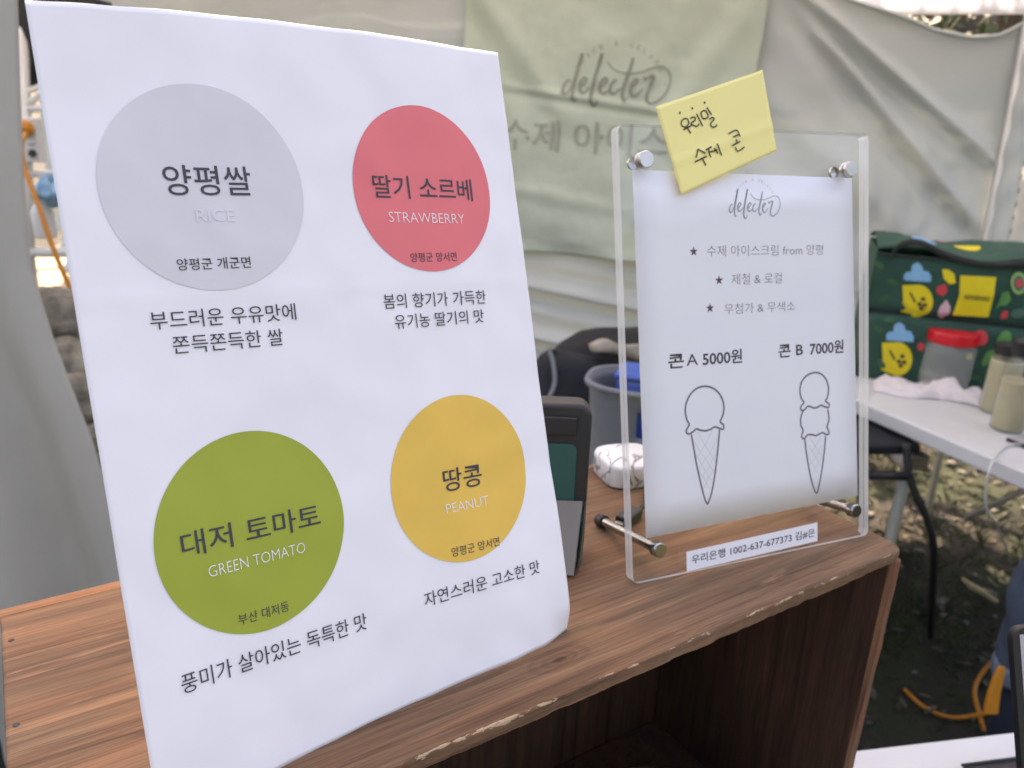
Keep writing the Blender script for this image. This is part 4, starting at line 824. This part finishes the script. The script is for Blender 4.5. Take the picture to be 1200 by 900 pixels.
# jar with a red lid
q = onz(1103, 455, TZ); q.z = TZ + .0008; jr = thing('red_lidded_jar', 'clear plastic jar with a bright red screw lid in front of the green bag', 'jar', q)
MB().lathe(q, [(0, .001), (.060, .001), (.066, .006), (.068, .03), (.0675, .125), (.066, .130), (.061, .140), (.061, .158), (.0595, .158), (.0595, .138), (.0645, .128), (.0655, .03), (.063, .008), (0, .004)], 40).build('body', M['jar'], jr, smooth=True, sharp=50)
for z in (.045, .052, .120): MB().lathe(q, [(.0682, z), (.0700, z + .002), (.0682, z + .004)], 40).build('rib', M['jar'], jr, smooth=True)
m = MB(); prl = []
for (r, z) in ((.064, .142), (.0665, .143), (.0665, .172), (.064, .177), (.03, .178), (0, .178)): prl.append((r, z))
m.lathe(q, prl, 48).build('lid', M['red'], jr, smooth=True, sharp=35)
for j in range(40):
    a = 2 * math.pi * j / 40; c = q + V((math.cos(a) * .0666, math.sin(a) * .0666, .147)); 
    MB().box(c - V((-math.sin(a), math.cos(a), 0)) * .001, V((-math.sin(a), math.cos(a), 0)) * .002, V((math.cos(a), math.sin(a), 0)) * .0012, V((0, 0, .022))).build('lid_rib', M['red'], jr)
# crumpled tissue
q = onz(1090, 462, TZ)
def tis(u, v):
    s = (u - .5) * .30; t = (v - .5) * .12; h = .012 + .030 * math.exp(-((u - .62) / .13) ** 2) * math.exp(-((v - .5) / .35) ** 2) + .018 * abs(fbm((u, v, 2), 5, 4)) + .010 * math.sin(u * 17 + v * 6) * (.3 + u)
    ed = min(u, 1 - u, v, 1 - v); h *= min(1, ed * 9 + .12)
    a = V((.56, -.83, 0)); return q + a * s + V((.83, .56, 0)) * t * (1 + .3 * math.sin(u * 7)) + V((0, 0, max(.001, h)))
tag(grid('crumpled_tissue', 60, 30, tis, M['tissue'], None, .001, q), 'crumpled white paper tissue lying along the table before the jar', 'tissue')
q2 = onz(1060, 456, TZ) + V((0, 0, .012))
# bottles
def bottle(u, v, label, r, h, front, grp=None, liquid=.8):
    q = onz(u, v, TZ); q.z = TZ + .0008; b = thing('plastic_bottle', label, 'bottle', q, grp)
    MB().lathe(q, [(0, .001), (r * .92, .001), (r, .006), (r, h * .70), (r * .93, h * .76), (r * .70, h * .81), (r * .68, h * .86), (r * .66, h * .86)], 36).build('body', M['bottle'], b, smooth=True, sharp=50)
    MB().lathe(q, [(0, .004), (r * .88, .004), (r * .94, .010), (r * .94, h * .70 * liquid), (0, h * .70 * liquid)], 36).build('cream_liquid', M['cream'], b, smooth=True, sharp=50)
    MB().lathe(q, [(r * .80, h * .84), (r * .84, h * .845), (r * .82, h * .99), (r * .76, h), (0, h)], 32).build('cap', M['black'], b, smooth=True, sharp=35)
    return b
bottle(1179, 503, 'clear bottle of cream liquid with black cap, nearest the camera on the table', .040, .235, True)
bottle(1166, 482, 'cream filled bottle standing behind the nearest black capped bottle', .042, .19, False, None, 1.1)
q = onz(1217, 470, TZ); q.z = TZ + .001
th = thing('black_flask', 'black flask at the right edge of the table beside the bottles', 'flask', q)
MB().lathe(q, [(0, 0), (.045, 0), (.047, .004), (.047, .17), (.040, .19), (.040, .20), (0, .20)], 32).build('body', M['black'], th, smooth=True, sharp=40)
MB().lathe(q + V((0, 0, .2001)), [(.036, 0), (.037, .002), (.036, .035), (.032, .04), (0, .04)], 28).build('cap', M['charcoal'], th, smooth=True, sharp=40)
# phone on the table with a hanging white cable
q = onz(1203, 527, TZ) + V((0, 0, .001)); ph = thing('black_phone', 'black phone lying at the right end of the table with a cable plugged in', 'phone', q)
MB().box(q - tdir * .02, tdir * .075, tback * .15, V((0, 0, .008))).build('body', M['black'], ph, bevel=.002)
MB().box(q - tdir * .016 + tback * .004 + V((0, 0, .0081)), tdir * .067, tback * .142, V((0, 0, .0006))).build('glass', M['screen'], ph)
wc = thing('white_cable', 'thin white charging cable hanging over the front of the folding table', 'cable', onz(1186, 524, TZ))
cp = [onz(1196, 524, TZ) + V((0, 0, .006)), onz(1184, 523, TZ) + V((0, 0, .006)), onz(1172, 530, TZ) + V((0, 0, .004)), at(1163, 541, 1.78), at(1158, 556, 1.76), at(1155, 580, 1.78), at(1158, 602, 1.80), at(1168, 614, 1.83), at(1178, 640, 1.88), at(1186, 660, 1.95)]
MB().tube(smooth_path(cp), .0024, 8).build('cord', M['white'], wc, smooth=True)
MB().box(onz(1190, 523, TZ) + V((0, 0, .002)), V((.02, -.02, 0)), V((.005, .005, 0)), V((0, 0, .006))).build('plug', M['black'], wc, bevel=.001)

# ================================================================== BEHIND THE CRATE: low table, tub, backpack
LZ = -.60
lt = thing('low_table', 'low grey work table behind the crate holding the tub and backpack', 'table', (1.35, 1.75, -1.1))
c0 = at(560, 520, 2.0); c0.z = LZ
e1 = V((.651, -.759, 0)); e2 = V((.759, .651, 0)); c0 = V((.86, 1.62, LZ))
MB().box(c0 - e2 * .25, e1 * .95, e2 * 1.0, V((0, 0, -.03))).build('table_top', M['white'], lt, bevel=.004)
for a, b in ((.05, -.2), (.9, -.2), (.05, .7), (.9, .7)): MB().tube([c0 + e1 * a + e2 * b + V((0, 0, -.03)), c0 + e1 * a + e2 * b + V((0, 0, -.49))], .014, 10).build('leg', M['white_metal'], lt, smooth=True)
# tub: flaring rounded wall with a handle slot through which the blue box shows
tc_ = at(785, 470, 1.74); tc_.z = LZ; tub = thing('grey_tub', 'grey plastic tub with a handle slot behind the crate and price stand', 'tub', tc_)
rim = at(742, 466, 1.65).z
H = rim - LZ
def tubp(a, h, o=0):
    rx, ry = .150 + .030 * h + o, .075 + .020 * h + o; ca, sa = math.cos(a), math.sin(a); k = (abs(ca) ** 3 + abs(sa) ** 3) ** (-1 / 3)
    return tc_ + e1 * (rx * ca * k) + e2 * (ry * sa * k) + V((0, 0, .002 + H * h))
NA, NH = 96, 20; m = MB(); m.v = [tubp(2 * math.pi * i / NA, j / NH) for j in range(NH + 1) for i in range(NA)]
hole = set()
for j in range(NH):
    for i in range(NA):
        ang = (i + .5) / NA * 360
        if (15.2 < j + .5 < 18) and (250 < ang < 292 or 70 < ang < 112): continue
        m.f.append((j * NA + i, j * NA + (i + 1) % NA, (j + 1) * NA + (i + 1) % NA, (j + 1) * NA + i))
o = m.build('wall', M['grey_tub'], tub, smooth=True); s_ = o.modifiers.new('t', 'SOLIDIFY'); s_.thickness = .004
MB().tube([tubp(2 * math.pi * i / NA, 1.0, .004) for i in range(NA + 1)], .0075, 8, False).build('rim', M['grey_tub'], tub, smooth=True)
add('floor', [tubp(2 * math.pi * i / NA, 0) for i in range(NA)], [tuple(range(NA))], M['grey_tub'], tub, False)
bx = thing('blue_box', 'bright blue plastic box standing inside the grey tub', 'box', tc_ + V((0, 0, .01)))
b0 = tc_ - e1 * .115 - e2 * .052
MB().box(b0 + V((0, 0, .006)), e1 * .24, e2 * .10, V((0, 0, H + .012))).build('body', M['blue'], bx, bevel=.012, seg=3)
MB().box(b0 - e1 * .005 - e2 * .005 + V((0, 0, H + .018)), e1 * .25, e2 * .11, V((0, 0, .012))).build('lid', M['blue'], bx, bevel=.005)
# backpack
def pix_blob(name, outline, d, thick, mat, parent):
    """soft bag: an outline in the sight plane at depth d, swelling to a rounded body with real thickness"""
    n = len(outline); cu = sum(p[0] for p in outline) / n; cv = sum(p[1] for p in outline) / n
    P = smooth_path([V((p[0], p[1], 0)) for p in outline + outline[:1]], 4)[:-1]; n = len(P); vs = []
    nl = 14
    for k in range(nl + 1):
        th_ = math.pi * k / nl; rr = max(.02, math.sin(th_)) ** .55; off = -math.cos(th_) * thick / 2
        for p in P:
            dd = at(cu + (p.x - cu) * rr, cv + (p.y - cv) * rr, d); vs.append(dd + EF * off * 1.0 + V((1, 1, 1)) * .010 * fbm(dd * 9, 1, 3))
    fs = [(k * n + i, k * n + (i + 1) % n, (k + 1) * n + (i + 1) % n, (k + 1) * n + i) for k in range(nl) for i in range(n)] + [tuple(range(n - 1, -1, -1)), tuple(nl * n + i for i in range(n))]
    return add(name, vs, fs, mat, parent, True)
bk = thing('black_backpack', 'slumped black cloth backpack with a beige cloth on it behind the grey tub', 'backpack', at(690, 470, 2.25))
bk.location.z = LZ
pix_blob('body', [(612, 480), (618, 440), (640, 418), (662, 398), (690, 384), (722, 380), (752, 384), (780, 400), (800, 440), (806, 520), (780, 560), (640, 560)], 2.3, .30, M['backpack'], bk)
pix_blob('side_pocket', [(618, 470), (628, 425), (650, 412), (690, 414), (706, 430), (712, 470), (700, 520), (630, 520)], 2.12, .12, M['backpack'], bk)
MB().tube(smooth_path([at(643, 408, 2.05), at(648, 425, 2.04), at(650, 448, 2.03), at(643, 466, 2.02), at(628, 480, 2.02)]), .006, 8).build('grey_strap', M['grey_tub'], bk, smooth=True)
MB().box(at(640, 414, 2.06), e1 * .03, e2 * .01, V((0, 0, .012))).build('buckle', M['charcoal'], bk, bevel=.002)
bcl = pix_blob('beige_cloth', [(690, 400), (705, 396), (725, 403), (760, 400), (790, 404), (790, 420), (750, 420), (715, 414), (695, 410)], 2.10, .05, pbr('beige cloth', (.36, .31, .25), .85, var=.3, vs=20), None)
tag(bcl, 'crumpled beige cloth lying across the top of the black backpack', 'cloth')

# ================================================================== TABLE UNDER THE CRATE, TABLET AT THE RIGHT EDGE
WZt = CZ - .003
p0, p1 = onz(1021, 877, WZt), onz(1193, 857, WZt)
ed = (p1 - p0).normalized(); inn = V((ed.y, -ed.x, 0)); inn = inn if inn.y < 0 else -inn
st2 = thing('white_serving_table', 'white topped table under the wooden crate, its far edge showing at the lower right', 'table', (.45, .2, -1.1))
S0 = p0 - ed * 1.15; 
MB().box(S0 + V((0, 0, -.022)), ed * (1.15 + (p1 - p0).length), inn * .75, V((0, 0, .022))).build('table_top', M['white'], st2, bevel=.003)
for a, b in ((.06, .06), (1.2, .12), (.06, .68), (1.2, .68)): MB().tube([S0 + ed * a + inn * b + V((0, 0, -.022)), S0 + ed * a + inn * b + V((0, 0, -.755 + .001))], .015, 10).build('leg', M['white_metal'], st2, smooth=True)
# dark tray in the near corner of it
q = onz(1127, 898, WZt + .012); q_ = onz(1196, 889, WZt + .012); dd = (q_ - q).normalized(); nn = V((dd.y, -dd.x, 0)); nn = nn if nn.y < 0 else -nn
ty = thing('black_tray', 'black shallow tray on the white table below the tablet', 'tray', q)
MB().box(V((q.x, q.y, WZt + .0008)), dd * .30, nn * .16, V((0, 0, .0115))).build('base', M['black'], ty, bevel=.003)
MB().tube([q + V((0, 0, .0015)), q + dd * .3 + V((0, 0, .0015))], .002, 8).build('rim', M['charcoal'], ty, smooth=True)
# tablet stood up at the right edge
tlo, thi = at(1200, 930, .60), at(1186, 736, .60)
tb2 = thing('tablet', 'tablet with black bezel and grey lit screen standing at the right edge', 'tablet', tlo)
uu = (thi - tlo); rr_ = EX.copy(); rr_ = (rr_ - uu.normalized() * rr_.dot(uu.normalized())).normalized(); nn2 = rr_.cross(uu.normalized()); nn2 = nn2 if nn2.dot(EF) > 0 else -nn2
foot = tlo - uu.normalized() * .06
UL = (thi - foot).length; ud = uu.normalized()
m = MB(); P = rrect(.26, UL, .010); n = len(P)
m.v = [foot + rr_ * a + ud * b for a, b in P] + [foot + rr_ * a + ud * b + nn2 * .008 for a, b in P]
m.f = [tuple(range(n)), tuple(range(2 * n - 1, n - 1, -1))] + [(j, n + j, n + (j + 1) % n, (j + 1) % n) for j in range(n)]
m.build('frame', M['black'], tb2, bevel=.001)
MB().box(foot + rr_ * .0052 + ud * .012 - nn2 * .0008, rr_ * .249, ud * (UL - .0175), nn2 * .0007).build('screen', M['screen'], tb2)
sb = foot + rr_ * .13 + ud * .03
zb = WZt
MB().tube([sb + nn2 * .010, V((sb.x + nn2.x * .09, sb.y + nn2.y * .09, zb + .006))], .006, 8).build('stand_strut', M['charcoal'], tb2, smooth=True)
MB().tube([foot + rr_ * .13 + nn2 * .005 + ud * .02, V((foot.x + rr_.x * .13, foot.y + rr_.y * .13, zb + .004))], .006, 8).build('stand_strut', M['charcoal'], tb2, smooth=True)

# ================================================================== PERSON (standing at the right, mostly outside the picture)
hemp = at(1207, 792, 1.74); FX = V((hemp.x, hemp.y, -1.1))
side_ = EX.copy(); side_.z = 0; side_.normalize(); fwd = V((-.79, -.60, 0)).normalized(); fwd = (fwd - side_ * fwd.dot(side_)).normalized()
F2 = FX + side_ * .26 + fwd * .05
pe = thing('person', 'standing person in rolled blue jeans with dark boots at the right edge', 'person', (FX + F2) / 2)
hipc = (FX + F2) / 2 + V((0, 0, .90)) + side_ * .06
def jointed(name, verts, edges, radii, mat, parent, sub=2, root=0):
    base = wpos(parent); me = bpy.data.meshes.new(name); me.from_pydata([tuple(V(v) - base) for v in verts], edges, []); me.update(); me.materials.append(mat)
    o = bpy.data.objects.new(name, me); sc.collection.objects.link(o); o.parent = parent
    sk = o.modifiers.new('skin', 'SKIN'); sk.use_smooth_shade = True
    for i, r in enumerate(radii): me.skin_vertices[0].data[i].radius = (r, r) if not isinstance(r, tuple) else r
    me.skin_vertices[0].data[root].use_root = True
    s = o.modifiers.new('sub', 'SUBSURF'); s.levels = s.render_levels = sub
    return o
Z = lambda z: V((0, 0, z))
pv = [hipc, hipc + Z(.22), hipc + Z(.42), hipc + Z(.52), hipc + Z(.60), hipc + Z(.70), hipc + Z(.79),
      hipc - side_ * .09 - Z(.05), FX + Z(.48) - side_ * 0 + fwd * .02, FX + Z(.09), FX + Z(.04) + fwd * .13,
      hipc + side_ * .09 - Z(.05), F2 + Z(.48) + fwd * .02, F2 + Z(.09), F2 + Z(.04) + fwd * .13,
      hipc - side_ * .17 + Z(.46), hipc - side_ * .23 + Z(.20), hipc - side_ * .21 - Z(.02) + fwd * .08, hipc - side_ * .20 - Z(.10) + fwd * .12,
      hipc + side_ * .17 + Z(.46), hipc + side_ * .23 + Z(.20), hipc + side_ * .21 - Z(.02) + fwd * .08, hipc + side_ * .20 - Z(.10) + fwd * .12]
pe_ = [(0, 1), (1, 2), (2, 3), (3, 4), (4, 5), (5, 6), (0, 7), (7, 8), (8, 9), (9, 10), (0, 11), (11, 12), (12, 13), (13, 14), (2, 15), (15, 16), (16, 17), (17, 18), (2, 19), (19, 20), (20, 21), (21, 22)]
pr_ = [.13, .12, .13, .05, .05, .085, .07, .08, .052, .036, .034, .08, .052, .036, .034, .05, .04, .030, .03, .05, .04, .030, .03]
jointed('body', pv, pe_, pr_, M['skin'], pe)
hd = hipc + Z(.72)
blob('hair', hd + Z(.045) - fwd * .012, .098, M['hair'], pe, 2, 28, .05, (1, 1, .95))
for hs, base_ in ((-1, pv[18]), (1, pv[22])):                     # hands: palm, four fingers, thumb
    hv = [base_, base_ - Z(.05) + fwd * .02]; he = [(0, 1)]; hr = [.026, .034]
    for k in range(4):
        o_ = side_ * (.012 * (k - 1.5)) ; L_ = (.060, .072, .068, .052)[k]; i0 = len(hv)
        hv += [base_ - Z(.085) + fwd * .03 + o_ * 1.3, base_ - Z(.085 + L_ * .5) + fwd * .042 + o_ * 1.4, base_ - Z(.085 + L_) + fwd * .036 + o_ * 1.4]
        he += [(1, i0), (i0, i0 + 1), (i0 + 1, i0 + 2)]; hr += [.010, .009, .007]
    i0 = len(hv); hv += [base_ - Z(.05) + fwd * .05, base_ - Z(.085) + fwd * .068]; he += [(0, i0), (i0, i0 + 1)]; hr += [.012, .009]
    jointed('hand', hv, he, hr, M['skin'], pe, 1)
# jeans: two legs with turned up frayed hems, joined at the hips
HZ = hemp.z
def trouser(F, hip_s, nm):
    rings = []; K = 26
    for k in range(K + 1):
        q = k / K; z = HZ + (hipc.z - .02 - HZ) * q; top_c = hipc + side_ * hip_s; c = F.lerp(V((top_c.x, top_c.y, 0)), max(0, (q - .35) / .65) ** 1.1); r = .068 + .012 * abs(q - .25) + .040 * q
        if q > .9: r = .115
        rings.append((c.x, c.y, z, r))
    def fn(u, v):
        k = min(K, int(v * K)); x, y, z, r = rings[k]; a = 2 * math.pi * u; fold = 1 + .06 * math.sin(a * 3 + v * 22) * (1 - v) + .05 * fbm((math.cos(a) * 2, math.sin(a) * 2, v * 9), 1, 3)
        return V((x + math.cos(a) * r * fold, y + math.sin(a) * r * fold, z + .012 * math.sin(a * 2) * (v < .01)))
    j = grid(nm, 40, K, fn, M['denim'], pe, .003)
    h = grid('rolled_hem', 40, 6, lambda u, v: (lambda p: V((F.x + (p.x - F.x) * (1.05 + .03 * math.sin(v * 3.1)), F.y + (p.y - F.y) * (1.05 + .03 * math.sin(v * 3.1)), HZ - .012 + .045 * v + .004 * math.sin(u * 40))))(fn(u, .02)), M['denim_pale'], j, .003)
    sm = MB(); sm.tube([fn(.55, k / K) * 1.0 for k in range(1, K - 2)], .0025, 6).build('side_seam', M['denim_pale'], j, smooth=True)
trouser(FX, -.085, 'jeans_leg'); trouser(F2, .085, 'jeans_leg')
grid('shirt', 40, 16, lambda u, v: (lambda c, r, a: V((c.x, c.y, c.z)) + side_ * (math.cos(a) * r * 1.25) + fwd * (math.sin(a) * r * .9))(hipc + Z(-.06 + .54 * v), .155 + .02 * math.sin(v * 3.1) - .06 * max(0, v - .88) / .12, 2 * math.pi * u), M['shirt'], pe, .003)
for F in (FX, F2):
    m = MB(); pts = [F + Z(.30), F + Z(.18), F + Z(.09)]
    b = MB().tube([F + Z(HZ + 1.1 + .04), F + Z(.18), F + Z(.10), F + Z(.05)], [.050, .048, .050, .052], 16).build('sock', M['navy'], pe, smooth=True)
    def shoe(u, v, F=F):
        a = 2 * math.pi * u; L_ = .05 + .085 * (math.sin(a) > 0) * math.sin(a) if False else .0
        x = math.cos(a) * .048 * (1 - .25 * v); y = (math.sin(a) * (.145 if math.sin(a) > 0 else .075)) * (1 - .45 * v * v)
        return F + side_ * x + fwd * y + Z(.004 + .095 * v ** .8 * (1 - .35 * max(0, math.sin(a))))
    s = grid('shoe', 32, 8, shoe, M['black'], pe, .003)

stk = MB().tube([onz(1128, 678, -1.075), onz(1140, 688, -1.07), onz(1152, 694, -1.08), onz(1168, 705, -1.08)], [.006, .012, .011, .008], 8).build('fallen_stick', pbr('pale dry stick', (.42, .36, .22), .8, var=.3, vs=30), None, smooth=True, loc=onz(1140, 688, -1.09))
tag(stk, 'pale dry stick lying on the dark ground left of the jeans', 'stick')
# orange strap and cable on the ground beside the foot
oc2 = thing('orange_hose', 'orange cable looping over the ground beside the foot at the lower right', 'cable', onz(1130, 835, -1.08))
Lp = [onz(1168, 770, -1.0), onz(1150, 790, -1.05), onz(1142, 810, -1.07), onz(1148, 838, -1.085), onz(1153, 856, -1.085)]
MB().tube(smooth_path(Lp), .0055, 10).build('loop', M['orange'], oc2, smooth=True)
MB().tube(smooth_path([onz(1060, 808, -1.085), onz(1082, 828, -1.085), onz(1110, 840, -1.085), onz(1135, 840, -1.085), onz(1160, 834, -1.07)]), .0055, 10).build('cord', M['orange'], oc2, smooth=True)
os_ = thing('orange_strap', 'thick orange strap hanging against the dark boot below the jeans hem', 'strap', at(1168, 836, 1.62))
m = MB(); C_ = [(1176, 782), (1172, 795), (1167, 812), (1164, 828), (1163, 838)]; wd_ = [.014, .02, .024, .028, .028]
for (a, b), ww in zip(C_, wd_):
    p = at(a, b, 1.66); m.v += [p - EX * ww / 2, p + EX * ww / 2, p + EX * ww / 2 + EF * .012, p - EX * ww / 2 + EF * .012]
m.f = [(k * 4 + j, k * 4 + (j + 1) % 4, (k + 1) * 4 + (j + 1) % 4, (k + 1) * 4 + j) for k in range(4) for j in range(4)] + [(3, 2, 1, 0), (16, 17, 18, 19)]
m.build('band', M['orange'], os_, bevel=.003)
